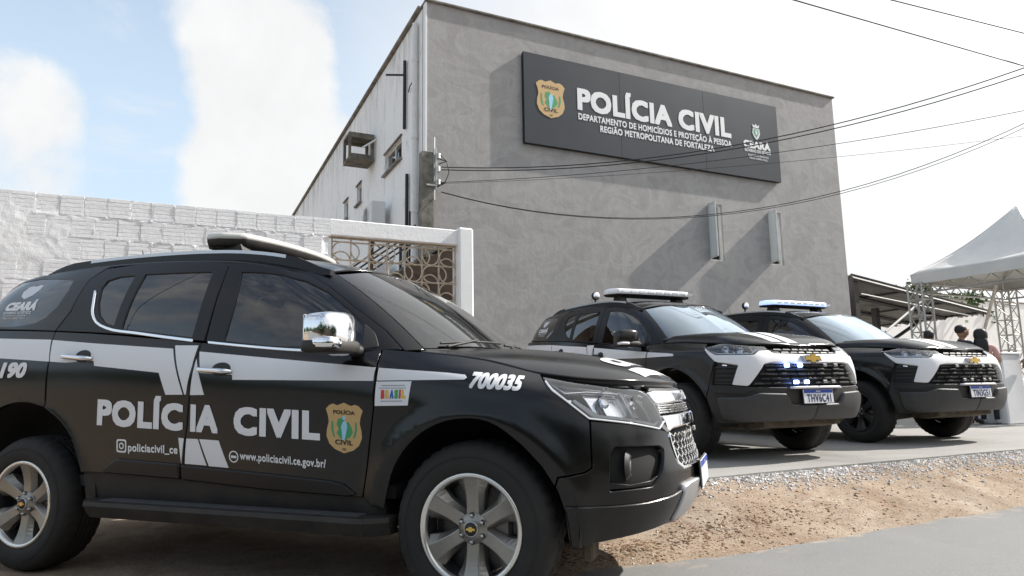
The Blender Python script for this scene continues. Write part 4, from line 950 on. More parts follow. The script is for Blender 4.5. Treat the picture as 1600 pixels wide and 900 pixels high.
    # ---------------- livery
    def lv(name,shapes,mat,parent,off=.0016): arr_obj(name,surf_decal(L,shapes,off),mat,parent)
    def lvb(name,shapes,mat,pr,pl_,off=.0016):
        for sh_ in shapes: a=surf_decal(L,[sh_],off); arr_obj(name,a,mat,pr); arr_obj(name,a,mat,pl_,True)
    lvb('stripe',[[(-2.3,1.385),(-1.754,1.365),(-1.284,1.338),(-1.243,1.206),(-1.678,1.239),(-2.3,1.28)]],'livery_white',qp[0],qp[1])
    lvb('stripe',[[(-1.270,1.336),(-.9,1.300),(-.325,1.250),(-.212,1.001),(-.330,1.002),(-.388,1.121),(-.872,1.171),(-.885,1.200),(-1.112,1.196),(-1.236,1.206)],[(-.318,1.268),(-.160,1.262),(-.166,1.15),(-.183,1.060),(-.190,1.001),(-.200,1.001)],[(-.232,.776),(-.196,.773),(-.203,.72),(-.214,.644),(-.214,.640)]],'livery_white',rd[0],rd[1])
    lvb('stripe',[[(-.139,1.228),(.35,1.176),(.938,1.115),(.938,1.051),(.112,1.073),(.106,1.098),(-.1,1.112)],[(-.146,1.190),(-.068,.998),(-.162,.998),(-.158,1.06)],[(-.178,.772),(-.102,.770),(-.046,.636),(-.190,.642)],[(-.092,.770),(.034,.764),(.096,.627),(-.030,.633)]],'livery_white',fd[0],fd[1])
    lvb('stripe',[[(.956,1.113),(1.314,1.081),(1.400,1.070),(1.412,1.058),(1.402,1.048),(.958,1.052)]],'livery_white',fe[0],fe[1])
    def st(name,items,mat,parent,mirror=False):
        for s,q,b,sp,sh_ in items: arr_obj(name,surf_text(L,s,q,b,sp,sh_,.0018),mat,parent,mirror)
    if True:
        for mir,R,F_ in ((False,rd[0],fd[0]),(True,rd[1],fd[1])):
            if mir or not k1: continue
        # right side lettering
        top=lambda x:.945-.0475*(x+.0); 
        def word(s,x0,x1,z0f,z1f,b,sp=1.,sh_=0): 
            return (s,[(x0,z1f(x0)),(x0,z0f(x0)),(x1,z0f(x1)),(x1,z1f(x1))],b,sp,sh_)
        cap=lambda x:.942-.050*x; bas=lambda x:.810-.049*x
        st('lettering',[word('POLÍC',-.822,-.205,bas,cap,.054,1.09)],'print_white',rd[0])
        st('lettering',[word('IA',-.155,.028,bas,cap,.054,1.09),word('CIVIL',.128,.648,bas,cap,.054,1.09),word('www.policiacivil.ce.gov.br/',.170,.680,lambda x:.683-.062*x,lambda x:.722-.062*x,.03,1.06)],'print_white',fd[0])
        st('lettering',[word('policiacivil_ce',-.585,-.236,lambda x:.688-.028*x*.9,lambda x:.729-.03*x*.9,.035,1.05)],'print_white',rd[0])
        # camera-like icon: rounded square ring + circle
        def ring(cx,cz,a,b,n=20,pw=.35,slope=-.04):
            o=[];i_=[]
            for k in range(n):
                t=2*math.pi*k/n; c_,s_=math.cos(t),math.sin(t); f=lambda v:math.copysign(abs(v)**pw,v)
                o.append((cx+a*f(c_),cz+a*f(s_)+slope*a*f(c_))); i_.append((cx+b*f(c_),cz+b*f(s_)+slope*b*f(c_)))
            return o,i_
        o1,i1_=ring(-.634,.729,.036,.027); o2,i2=ring(-.634,.729,.018,.011,16,1.)
        def rarr(o,i,off=.0018):return patch(L,o,[i],off=off,step=.05,bst=.02,thick=.0008,bev=0)
        arr_obj('account_icon',join_arr([rarr(o1,i1_),rarr(o2,i2)]),'print_white',rd[0])
        o1,i1_=ring(.130,.684,.030,.024,20,1.); q=[(.113,.690),(.113,.678),(.147,.676),(.147,.688)]
        arr_obj('globe_icon',join_arr([rarr(o1,i1_),patch(L,q,off=.0018,thick=.0008,bev=0)]),'print_white',fd[0])
        if k1: st('unit_number',[word('700035',1.430,1.676,lambda x:1.013-.072*(x-1.43),lambda x:1.083-.098*(x-1.43),.05,1.02,.2)],'print_white',fe[0])
        st('lettering',[word('190',-1.650,-1.420,lambda x:1.122-.01*(x+1.42),lambda x:1.205-.03*(x+1.42),.055,1.,.2)],'print_white',qp[0])
        badge(L,.783,.830,.205,.240,fd[0],slope=-.06)
        # left side mirrored lettering reads the right way round
        lt=[]
        for s,x0,x1 in (('CIVIL',-.822,-.30),('POLÍCIA',-.12,.648)):
            lt.append(surf_text(L,s,[(x1,cap(x1)),(x1,bas(x1)),(x0,bas(x0)),(x0,cap(x0))],.052,1.08))
        for a,(dd) in zip(lt,(rd[1],fd[1])):
            arr_obj('lettering',a,'print_white',dd,True)
    if k1:
        sk=arr_obj('notice_sticker',surf_decal(L,[[(.956,1.047),(1.141,1.045),(1.128,.934),(.952,.933)]],.0024),'paper',fe[0])
        cols=['ink_red','ink_yellow','ink_blue','ink_green','ink_red','ink_yellow']; x=.985
        for ch,cm in zip('BRASIL',cols):
            w=.020 if ch!='I' else .010
            arr_obj('notice_letter',surf_text(L,ch,[(x,1.005),(x,.970),(x+w,.970),(x+w,1.005)],.10,1.,0,.003),cm,sk) if False else arr_obj('notice_letter',surf_text(L,ch,[(x,1.005),(x,.970),(x+w,.970),(x+w,1.005)],.10,1.,0,.003),cm,fe[0]); x+=w+.004
        for q_ in [[(.985,1.030),(1.11,1.029),(1.11,1.024),(.985,1.025)],[(.975,1.018),(1.115,1.016),(1.115,1.012),(.975,1.014)],[(.985,.957),(1.10,.957),(1.10,.952),(.985,.952)]]: arr_obj('notice_line',surf_decal(L,[q_],.003),'ink_grey',fe[0])
    # quarter glass crest and words
    def G_s(s,t): return G(s,t)
    qt=[]
    qt.append(surf_text(G,'CEARÁ',[(4.01,.445),(3.995,.315),(3.675,.305),(3.69,.435)],.08,1.05,.15,-.003)); qt.append(surf_text(G,'GOVERNO DO ESTADO',[(3.99,.285),(3.985,.245),(3.69,.240),(3.70,.280)],.045,1.,.12,-.003))
    for z in (.205,.165): qt.append(surf_text(G,'SECRETARIA DA SEGURANÇA' if z>.2 else 'PÚBLICA E DEFESA SOCIAL',[(3.965,z+.022),(3.96,z-.002),(3.72,z-.004),(3.725,z+.020)],.03,1.,.1,-.003))
    for a_ in qt: arr_obj('quarter_lettering',a_,'print_white',qp[0])
    cr=[(3.955,.74),(3.92,.76),(3.88,.735),(3.84,.76),(3.80,.74),(3.795,.66),(3.825,.56),(3.885,.50),(3.94,.56),(3.965,.65)]
    arr_obj('quarter_crest',surf_decal(G,[cr],-.003,sy=GS),'plate_white',qp[0])
    # hood livery
    if k1:
        hp=[[(2.10,-.02),(2.16,-.02),(2.21,.28),(2.14,.30)],[(2.07,-.42),(2.15,-.40),(2.19,-.08),(2.11,-.06)]]
        [arr_obj('hood_stripe',patch(H,q,off=.0022,thick=.0008,bev=0,flip=1.,ne=.012),'livery_white',hood) for q in hp]
        V,T,D=text2d('CIVIL',.08,1.1); P=[];
        xy=np.column_stack([2.045-.13*0-(1-V[:,1])*0+ (-(V[:,1])*.13),-.40+V[:,0]*.62]); 
        Pt=H(xy[:,0],xy[:,1])+np.column_stack([np.zeros(len(xy)),np.zeros(len(xy)),.003+.00012*D]); 
        arr_obj('hood_lettering',(Pt,np.tile([0,0,1.],(len(Pt),1)),[tuple(t) for t in T]),'print_white',hood)
    else:
        hp=[[(1.80,-.40),(2.165,-.32),(2.165,-.18),(1.80,-.26)],[(1.80,-.20),(2.185,-.12),(2.185,.02),(1.80,-.06)],[(1.5,-.30),(1.58,-.30),(1.58,-.12),(1.5,-.12)]]
        [arr_obj('hood_stripe',patch(H,q,off=.0022,thick=.0008,bev=0,flip=1.,ne=.012),'livery_white',hood) for q in hp]
    if k1: # windscreen stickers
        arr_obj('screen_crest',surf_decal(G,[[(.676,.432),(.61,.41),(.575,.33),(.592,.288),(.64,.30),(.675,.36)]],-.016,sy=GS),'gold_print',wsg)
        for q_ in [[(.655,.24),(.625,.22),(.61,.17),(.64,.18)],[(.62,.13),(.60,.12),(.575,.07),(.60,.07)],[(.79,.755),(.765,.755),(.765,.725),(.79,.725)],[(.30,.62),(.26,.62),(.26,.59),(.30,.59)]]: arr_obj('screen_sticker',surf_decal(G,[q_],-.016,sy=GS),'paper',wsg)
    # ---------------- wheels
    for x in (HUBX,-HUBX):
        for sy in (-1,1): make_wheel(root,x,sy,kind)
    return root
# ================================================================== setting
def node_mat(name,build):
    m=bpy.data.materials.new(name); m.use_nodes=True; nt=m.node_tree; b=nt.nodes['Principled BSDF']; build(nt,b); MATS[name]=m; return m
def _n(nt,t,**kw):
    n=nt.nodes.new(t)
    for k,v in kw.items():
        if k in n.inputs: n.inputs[k].default_value=v
        else: setattr(n,k,v)
    return n
def _noise(nt,vec,scale,detail=6,rough=.6,dist=0):
    n=_n(nt,'ShaderNodeTexNoise'); n.inputs['Scale'].default_value=scale; n.inputs['Detail'].default_value=detail; n.inputs['Roughness'].default_value=rough; n.inputs['Distortion'].default_value=dist
    nt.links.new(vec,n.inputs['Vector']); return n.outputs['Fac']
def _map(nt,vec,scale):
    m=_n(nt,'ShaderNodeMapping'); m.inputs['Scale'].default_value=scale; nt.links.new(vec,m.inputs['Vector']); return m.outputs[0]
def _ramp(nt,fac,stops):
    r=_n(nt,'ShaderNodeValToRGB'); e=r.color_ramp.elements
    while len(e)<len(stops): e.new(.5)
    for i,(p,c) in enumerate(stops): e[i].position=p; e[i].color=(*c,1) if len(c)==3 else c
    nt.links.new(fac,r.inputs[0]); return r.outputs[0]
def _mix(nt,fac,a,b,mode='MIX'):
    m=_n(nt,'ShaderNodeMix'); m.data_type='RGBA'; m.blend_type=mode
    for s,v in (('Factor',fac),('A',a),('B',b)):
        i=[x for x in m.inputs if x.name==s and (x.type=='RGBA' or s=='Factor')][0]
        if hasattr(v,'links') or hasattr(v,'is_linked'): nt.links.new(v,i)
        else: i.default_value=v if s=='Factor' else (*v,1)
    return [o for o in m.outputs if o.type=='RGBA'][0]
def _bump(nt,b,h,strength,dist):
    bp=_n(nt,'ShaderNodeBump'); bp.inputs['Strength'].default_value=strength; bp.inputs['Distance'].default_value=dist; nt.links.new(h,bp.inputs['Height']); nt.links.new(bp.outputs[0],b.inputs['Normal'])
def _obj(nt): return _n(nt,'ShaderNodeTexCoord').outputs['Object']
def m_render(nt,b):   # grey trowelled render of the facade
    o=_obj(nt); a=_noise(nt,o,.55,8,.62,.4); s=_noise(nt,_map(nt,o,(1.6,1.6,.55)),2.6,8,.7,.8); f=_noise(nt,o,28,5,.7)
    c1=_ramp(nt,a,[(.28,(.275,.265,.258)),(.5,(.345,.333,.326)),(.72,(.415,.402,.394))]); c2=_mix(nt,.55,c1,_ramp(nt,s,[(.3,(.29,.281,.278)),(.7,(.44,.43,.425))])); c3=_mix(nt,.22,c2,_ramp(nt,f,[(.3,(.25,.24,.235)),(.75,(.50,.485,.48))]))
    pt=_noise(nt,_map(nt,o,(1.,1.,1.5)),1.25,3,.5,1.6); c3=_mix(nt,.30,c3,_ramp(nt,pt,[(.40,(.26,.25,.244)),(.52,(.42,.408,.40)),(.60,(.33,.32,.313))]))
    rn=_ramp(nt,_noise(nt,_map(nt,o,(3.5,3.5,.12)),2.4,9,.7),[(.56,(0,0,0)),(.70,(.30,.30,.30))]); c3=_mix(nt,rn,c3,(.27,.262,.255))
    nt.links.new(c3,b.inputs['Base Color']); b.inputs['Roughness'].default_value=.85; b.inputs['Specular IOR Level'].default_value=.25
    _bump(nt,b,_noise(nt,_map(nt,o,(1,1,.8)),9,8,.65,.5),.25,.02)
node_mat('grey_render',m_render)
def m_stained(nt,b):  # white paint with rain streaks and mould
    o=_obj(nt); st=_noise(nt,_map(nt,o,(1.0,1.0,.06)),2.2,10,.74,.5); bl=_noise(nt,o,.55,8,.7); fn=_noise(nt,o,14,6,.7)
    dirt=_ramp(nt,st,[(.55,(0,0,0)),(.72,(1,1,1))]); b2=_ramp(nt,bl,[(.42,(0,0,0)),(.66,(1,1,1))])
    k=_mix(nt,1.0,dirt,b2,'MULTIPLY'); base=_ramp(nt,fn,[(.3,(.80,.80,.79)),(.7,(.88,.88,.87))]); c=_mix(nt,k,base,(.34,.335,.32))
    d3=_ramp(nt,_noise(nt,_map(nt,o,(1.3,1.3,.55)),2.2,10,.74,.8),[(.55,(0,0,0)),(.72,(.7,.7,.7))]); c=_mix(nt,d3,c,(.36,.355,.34))
    # mould creeping down from the parapet, broken up by the streak noise
    sp=_n(nt,'ShaderNodeSeparateXYZ'); nt.links.new(o,sp.inputs[0]); mr=_n(nt,'ShaderNodeMapRange'); mr.inputs['From Min'].default_value=6.9; mr.inputs['From Max'].default_value=8.3; nt.links.new(sp.outputs['Z'],mr.inputs['Value'])
    t=_mix(nt,1.0,_ramp(nt,_noise(nt,_map(nt,o,(1.5,1.5,.16)),2.,10,.76,.5),[(.46,(0,0,0)),(.66,(.85,.85,.85))]),mr.outputs[0],'MULTIPLY'); c=_mix(nt,t,c,(.20,.19,.17))
    nt.links.new(c,b.inputs['Base Color']); b.inputs['Roughness'].default_value=.8; _bump(nt,b,fn,.15,.01)
node_mat('stained_white',m_stained)
def m_lime(nt,b):     # limewashed blockwork
    o=_obj(nt); a=_noise(nt,o,3.5,8,.65); f=_noise(nt,o,40,6,.7)
    c=_ramp(nt,a,[(.25,(.76,.76,.77)),(.55,(.83,.83,.84)),(.8,(.86,.86,.87))]); nt.links.new(_mix(nt,_ramp(nt,f,[(.60,(0,0,0)),(.74,(.35,.35,.35))]),c,(.55,.54,.52)),b.inputs['Base Color'])
    b.inputs['Roughness'].default_value=.88; _bump(nt,b,_noise(nt,o,22,8,.7),.5,.012)
node_mat('limewash',m_lime)
def m_conc(nt,b):     # floor slab
    o=_obj(nt); a=_noise(nt,o,.7,9,.66,.3); f=_noise(nt,o,26,6,.7); s=_noise(nt,_map(nt,o,(.5,2.0,1)),1.4,8,.7)
    c=_ramp(nt,a,[(.25,(.235,.225,.205)),(.5,(.31,.30,.28)),(.75,(.37,.36,.34))]); c=_mix(nt,.45,c,_ramp(nt,s,[(.3,(.20,.185,.16)),(.7,(.39,.38,.36))])); c=_mix(nt,.2,c,_ramp(nt,f,[(.3,(.15,.14,.13)),(.7,(.45,.44,.42))]))
    nt.links.new(c,b.inputs['Base Color']); b.inputs['Roughness'].default_value=.75; _bump(nt,b,_noise(nt,o,18,8,.7),.3,.01)
node_mat('slab_concrete',m_conc)
def m_dirt(nt,b):
    o=_obj(nt); a=_noise(nt,o,1.1,9,.66,.4); f=_noise(nt,o,13,9,.75); g=_noise(nt,o,70,5,.7)
    c=_ramp(nt,a,[(.30,(.26,.168,.108)),(.46,(.40,.30,.215)),(.62,(.52,.43,.345)),(.75,(.57,.51,.44))]); c=_mix(nt,.5,c,_ramp(nt,f,[(.3,(.19,.112,.065)),(.52,(.42,.325,.24)),(.75,(.60,.53,.45))])); pc=_ramp(nt,_noise(nt,o,2.3,7,.62,.8),[(.47,(0,0,0)),(.60,(.65,.65,.65))]); c=_mix(nt,pc,c,(.235,.145,.088)); c=_mix(nt,.28,c,_ramp(nt,g,[(.32,(.12,.08,.05)),(.7,(.56,.49,.41))]))
    nt.links.new(c,b.inputs['Base Color']); b.inputs['Roughness'].default_value=.95; b.inputs['Specular IOR Level'].default_value=.15
    _bump(nt,b,_noise(nt,o,34,9,.75),.8,.02)
node_mat('dirt',m_dirt)
def m_asph(nt,b):
    o=_obj(nt); a=_noise(nt,o,.8,9,.65,.3); f=_noise(nt,o,210,3,.7); v=_n(nt,'ShaderNodeTexVoronoi'); v.inputs['Scale'].default_value=170; nt.links.new(o,v.inputs['Vector'])
    c=_ramp(nt,a,[(.3,(.19,.188,.182)),(.7,(.25,.246,.238))]); c=_mix(nt,.50,c,_ramp(nt,f,[(.3,(.08,.08,.08)),(.7,(.36,.355,.345))])); c=_mix(nt,.30,c,_ramp(nt,v.outputs['Distance'],[(.1,(.36,.355,.34)),(.5,(.11,.11,.108))]))
    # sand drifted on from the verge, thinning out with distance from the edge
    dp=_n(nt,'ShaderNodeVectorMath'); dp.operation='DOT_PRODUCT'; dp.inputs[1].default_value=FN; nt.links.new(o,dp.inputs[0])
    mr=_n(nt,'ShaderNodeMapRange'); e0=FP.dot(FN)+8.0; mr.inputs['From Min'].default_value=e0-.05; mr.inputs['From Max'].default_value=e0+.45; mr.inputs['To Min'].default_value=.24; mr.inputs['To Max'].default_value=-.16; nt.links.new(dp.outputs['Value'],mr.inputs['Value'])
    ad=_n(nt,'ShaderNodeMath'); ad.operation='ADD'; nt.links.new(mr.outputs[0],ad.inputs[0]); nt.links.new(_noise(nt,o,5.5,9,.7,.4),ad.inputs[1])
    c=_mix(nt,_ramp(nt,ad.outputs[0],[(.60,(0,0,0)),(.84,(.75,.75,.75))]),c,(.40,.32,.24))
    # dark patches and oil
    c=_mix(nt,_ramp(nt,_noise(nt,o,1.9,6,.6,.6),[(.62,(0,0,0)),(.74,(.35,.35,.35))]),c,(.13,.128,.125))
    nt.links.new(c,b.inputs['Base Color']); b.inputs['Roughness'].default_value=.85; _bump(nt,b,f,.35,.003)
node_mat('asphalt',m_asph)
pm('gravel_stone',(.55,.53,.51),.9,noise=(9,.45))
pm('debris_brown',(.20,.115,.06),.9,noise=(5,.6))
pm('debris_pale',(.52,.46,.38),.9,noise=(5,.4))
pm('leaf_red',(.42,.07,.03),.7)
pm('white_paint',(.80,.80,.80),.6,noise=(3,.06),bump=(15,.1,.01))
pm('pvc_white',(.70,.70,.69),.45,noise=(4,.08))
pm('cable_black',(.013,.013,.014),.55)
pm('pole_concrete',(.155,.145,.12),.9,noise=(4.5,.65),bump=(25,.3,.01))
pm('old_concrete',(.15,.135,.11),.9,noise=(4,.6),bump=(20,.3,.01))
pm('coping_dirty',(.21,.195,.175),.9,noise=(3,.55))
pm('rust_white',(.50,.42,.33),.7,noise=(18,.35))
pm('rust_bar',(.085,.05,.032),.85,noise=(14,.5))
pm('stair_brown',(.045,.028,.019),.92,noise=(3,.55),bump=(9,.4,.03))
pm('metal_grey',(.44,.44,.43),.45,metal=.6,noise=(6,.15))
pm('fibre_cement',(.17,.162,.15),.88,noise=(3,.25))
pm('steel_dark',(.018,.017,.016),.6)
pm('tent_white',(.70,.69,.66),.55,noise=(1.5,.07),bump=(2.2,.5,.06))
pm('truss_alu',(.47,.46,.44),.4,metal=.7)
pm('sign_grey',(.034,.041,.050),.38,spec=.35,noise=(.7,.06))
pm('sign_edge',(.010,.010,.011),.5)
pm('pane_white',(.90,.93,.90),.08,spec=1.0,coat=.8,coat_rough=.03)
glass_mat('window_pale',(.66,.70,.68))
pm('dark_room',(.015,.015,.015),.9)
pm('ac_white',(.66,.66,.65),.5,noise=(3,.06))
pm('leaf_green',(.065,.115,.03),.7,noise=(3,.5)); pm('leaf_dark',(.028,.060,.016),.75); pm('bark',(.12,.09,.065),.9,noise=(8,.4))
pm('skin',(.30,.165,.105),.55); pm('skin_light',(.46,.28,.20),.55); pm('hair_black',(.010,.009,.009),.55); pm('cloth_black',(.014,.014,.016),.85); pm('cloth_navy',(.020,.026,.045),.85); pm('cloth_pink',(.62,.36,.33),.85); pm('cloth_grey',(.22,.22,.24),.85); pm('shoe_white',(.62,.62,.62),.6); pm('jeans_dark',(.020,.028,.055),.85)
# ------------------------------------------------------------------ ground
PADZ=.27
def sst(a,b,x): t=np.clip((x-a)/(b-a),0,1); return t*t*(3-2*t)
def vnoise(x,y,seed=0):
    """cheap smooth value noise"""
    r=np.random.default_rng(seed); T=r.random((64,64)); xi=np.floor(x).astype(int); yi=np.floor(y).astype(int); fx=x-xi; fy=y-yi; fx=fx*fx*(3-2*fx); fy=fy*fy*(3-2*fy)
    g=lambda a,b:T[a%64,b%64]; return (g(xi,yi)*(1-fx)+g(xi+1,yi)*fx)*(1-fy)+(g(xi,yi+1)*(1-fx)+g(xi+1,yi+1)*fx)*fy
def hgt(u,d):
    u=np.asarray(u,float); d=np.asarray(d,float)
    side=sst(-1.05,.05,u); bank=np.clip((8.0-d)/1.1,0,1)**.9*.265
    rough=(vnoise(u*2.2+9,d*2.2+3,1)-.5)*.026+(vnoise(u*6+1,d*6,2)-.5)*.020+(vnoise(u*17,d*17,3)-.5)*.012
    edge=np.clip((8.05-d)/.25,0,1)*np.clip(1-np.exp(-((u+3.0)**2+(d-7.0)**2)/6),.25,1)
    return bank*side*np.where(d<6.99,.55+.45*sst(6.80,6.99,d),1)+rough*edge*sst(6.85,7.2,d+3*(1-side))+.004-.012*sst(7.9,8.15,d)
gmb=MB(); S_=320
gmb.add([FW(-S_,-S_,-.06),FW(S_,-S_,-.06),FW(S_,S_,-.06),FW(-S_,S_,-.06)],[(0,1,2,3)]); tag(gmb.build('ground','dirt',None,False),kind='structure')
def grid_obj(name,us,ds,zf,mat):
    U,Dd=np.meshgrid(us,ds,indexing='ij'); Z=zf(U,Dd); n,m=U.shape; mb=MB()
    V=[tuple(FW(float(a),float(b),float(z))) for a,b,z in zip(U.ravel(),Dd.ravel(),Z.ravel())]
    F=[(i*m+j,(i+1)*m+j,(i+1)*m+j+1,i*m+j+1) for i in range(n-1) for j in range(m-1)]
    mb.add(V,F,0,True); return mb.build(name,mat)
ve=grid_obj('dirt_verge',np.concatenate([np.arange(-14,-5,.25),np.arange(-5,5,.05),np.arange(5,26,.25)]),np.concatenate([np.arange(.2,5.6,.3),np.arange(5.6,8.35,.04)]),hgt,'dirt'); tag(ve,kind='structure')
road=grid_obj('road',np.concatenate([np.arange(-60,-6,2.),np.arange(-6,8,.08),np.arange(8,90,2.)]),np.concatenate([[7.86],np.arange(7.9,8.5,.06),np.arange(8.6,15.1,.5)]),lambda u,d:np.where(d<7.88,-.05,.004+.010*sst(7.9,9.5,d))+(vnoise(u*3+5,d*3,9)-.5)*.012*(d<8.45)-.020*(1-sst(7.9,8.0+.28*(vnoise(u*1.3,u*.2,4)),d)),'asphalt'); tag(road,kind='structure')
pv=MB(); us=np.arange(-.35,24,.22); ed=[(float(u),6.95+.07*(vnoise(np.array([u*1.1]),np.array([.5]),5)[0]-.5)+.03*(vnoise(np.array([u*4.]),np.array([2.5]),6)[0]-.5)) for u in us]
pl=ed+[(24,-16),(10.95,-16),(10.95,-.02),(-.35,-.02)]
pv.prism([(u,-d) for u,d in pl],-.1,PADZ,'z'); pad=pv.build('parking_slab','slab_concrete'); pad.location=FP; pad.rotation_euler=(0,0,FA); tag(pad,kind='structure')
def stones(name,n,fu,size,mat,flat=.7,seed=1):
    r=np.random.default_rng(seed); V=[];F=[]
    base=np.array([(0,0,1),(1,0,0),(0,1,0),(-1,0,0),(0,-1,0),(0,0,-1)],float); tri=[(0,1,2),(0,2,3),(0,3,4),(0,4,1),(5,2,1),(5,3,2),(5,4,3),(5,1,4)]
    for i in range(n):
        u,d,z=fu(r); s=size(r); p=base*(.6+.8*r.random((6,1)))*s*np.array([1,.6+.6*r.random(),flat]); a=r.random()*6.28; c_,s_=math.cos(a),math.sin(a)
        w=FW(u,d,z+s*flat*.25); o=len(V)
        for q in p: V.append((w.x+q[0]*c_-q[1]*s_,w.y+q[0]*s_+q[1]*c_,w.z+q[2]))
        F+=[tuple(k+o for k in t) for t in tri]
    mb=MB(); mb.add(V,F); return mb.build(name,mat,None,False)
def f_grav(r):
    while True:
        u=-1.0+r.random()**.8*13; d=6.90+abs(r.normal())*(.13+.035*max(u,0))+.10*math.sin(u*1.7)*r.random(); 
        if d<7.75 and u>-.9: return u,d,float(hgt(u,d))
tag(stones('gravel',13000,f_grav,lambda r:.007+.013*r.random()**2,'gravel_stone',.7,3),'pale crushed gravel spilled along the edge of the parking slab','gravel',kind='stuff')
def f_deb(r):
    u=-2.6+r.random()*9; d=7.1+r.random()*1.0; return u,d,float(hgt(u,d))
def f_deb2(r):
    u=-2.2+r.normal()*.9+1.2; d=7.72+r.normal()*.14; return u,min(d,8.3),float(hgt(u,min(d,8.05)))
tag(stones('brown_litter',4200,lambda r:f_deb(r) if r.random()<.45 else f_deb2(r),lambda r:.004+.013*r.random()**3,'debris_brown',.35,4),'brown leaf litter and bark crumbs strewn over the dirt verge','litter',kind='stuff')
tag(stones('pale_grit',2600,f_deb,lambda r:.003+.009*r.random()**2,'debris_pale',.5,5),'pale grit and pebbles scattered on the dirt verge','grit',kind='stuff')
def leaf(name,u,d,s,a,mat,label):
    mb=MB(); P=[(-1,0,0),(-.5,.42,.10),(.2,.40,.16),(1,0,.02),(.2,-.40,.2),(-.5,-.42,.12)]; V=[(x*s,y*s,z*s+.012) for x,y,z in P]+[(x*s,y*s,z*s+.009) for x,y,z in P]
    mb.add(V,[(0,1,5),(1,2,4,5),(2,3,4),(6,11,7),(7,11,10,8),(8,10,9)]+[(i,(i+1)%6,6+(i+1)%6,6+i) for i in range(6)]); o=mb.build(name,mat); o.location=FW(u,d,float(hgt(u,d))+.004); o.rotation_euler=(.2,.15,a); tag(o,label,'leaf'); return o
# px-checked spots on the verge
leaf('fallen_leaf',-.62,7.36,.045,.6,'leaf_red','red curled leaf lying in the dirt by the bumper of the nearest car')
leaf('fallen_leaf',1.05,7.55,.040,2.0,'debris_brown','brown dry leaf lying in the dirt in front of the middle car')
# ------------------------------------------------------------------ walls with openings
def wall_holes(mb,L,H,t,holes,axis,z0=0,mi=0):
    """wall of length L, height H, thickness t; rectangular holes (a0,a1,z0,z1) side by side along the length"""
    hs=sorted(holes); x=0
    def bx(a0,a1,b0,b1):
        if a1-a0<1e-4 or b1-b0<1e-4: return
        c=((a0+a1)/2,t/2,(b0+b1)/2); d=(a1-a0,abs(t),b1-b0)
        if axis=='x': mb.box(c,d,mi)
        else: mb.box((c[1],c[0],c[2]),(d[1],d[0],d[2]),mi)
    for a0,a1,b0,b1 in hs:
        bx(x,a0,z0,H); bx(a0,a1,z0,b0); bx(a0,a1,b1,H); x=a1
    bx(x,L,z0,H)
BR=empty('police_building',FP,FA,'two storey grey rendered building with stained white side wall','building')
WN=[(6.56,6.98,3.75,5.04),(8.37,8.79,3.77,5.03)]
BH=8.27
mb=MB(); wall_holes(mb,10.92,BH,.26,WN,'x'); mb.build('facade','grey_render',BR)
SW=[(1.6,2.88,5.72,6.18),(5.12,5.63,5.72,6.22),(6.67,7.2,5.68,6.2)]
mb=MB(); wall_holes(mb,17.2,BH,.25,[(a-.262,b-.262,c,d) for a,b,c,d in SW],'y'); mb.v=[(x,y+.262,z) for x,y,z in mb.v]; mb.build('side_wall','stained_white',BR)
mb=MB(); mb.box((10.80,8.73,BH/2),(.24,16.93,BH)); mb.build('far_side_wall','stained_white',BR); mb=MB(); mb.box((5.46,17.34,BH/2),(10.4,.24,BH)); mb.build('rear_wall','stained_white',BR)
mb=MB(); mb.box((5.5,8.7,7.5),(10.2,16.6,.2)); mb.build('flat_roof','coping_dirty',BR)
mb=MB(); mb.box((5.46,.11,BH+.022),(11.0,.34,.044),0,bev=.01); mb.build('coping','coping_dirty',BR); mb=MB(); mb.box((.10,8.9,BH+.05),(.36,17.2,.05),0,bev=.01); mb.build('coping','coping_dirty',BR)
mb=MB(); mb.box((-.012,.06,BH/2),(.03,.14,BH-.02)); mb.build('corner_strip','white_paint',BR)
for i,(a0,a1,b0,b1) in enumerate(WN):
    w=empty('window',(a0,0,b0),0,parent=BR); ww,hh=a1-a0,b1-b0
    mb=MB(); mb.box((ww/2,.20,hh/2),(ww,.02,hh)); mb.build('room_behind','dark_room',w)
    mb=MB()
    for c_,d_ in (((.015,.09,hh/2),(.03,.06,hh)),((ww-.015,.09,hh/2),(.03,.06,hh)),((ww/2,.09,.015),(ww-.062,.06,.03)),((ww/2,.09,hh-.015),(ww-.062,.06,.03))): mb.box(c_,d_)
    mb.build('window_frame','pvc_white',w)
    M=Matrix.Translation((.03,.05,0))@Matrix.Rotation(R_(-104),4,'Z'); pw=ww-.05
    mb=MB()
    for c_,d_ in (((.02,0,hh/2),(.04,.035,hh-.07)),((pw-.02,0,hh/2),(.04,.035,hh-.07)),((pw/2,0,.055),(pw-.082,.035,.04)),((pw/2,0,hh-.055),(pw-.082,.035,.04))): mb.box(c_,d_,0,M)
    mb.build('casement_frame','pvc_white',w)
    mb=MB(); mb.box((pw/2,0,hh/2),(pw-.08,.008,hh-.15),0,M); mb.build('casement_pane','pane_white',w)
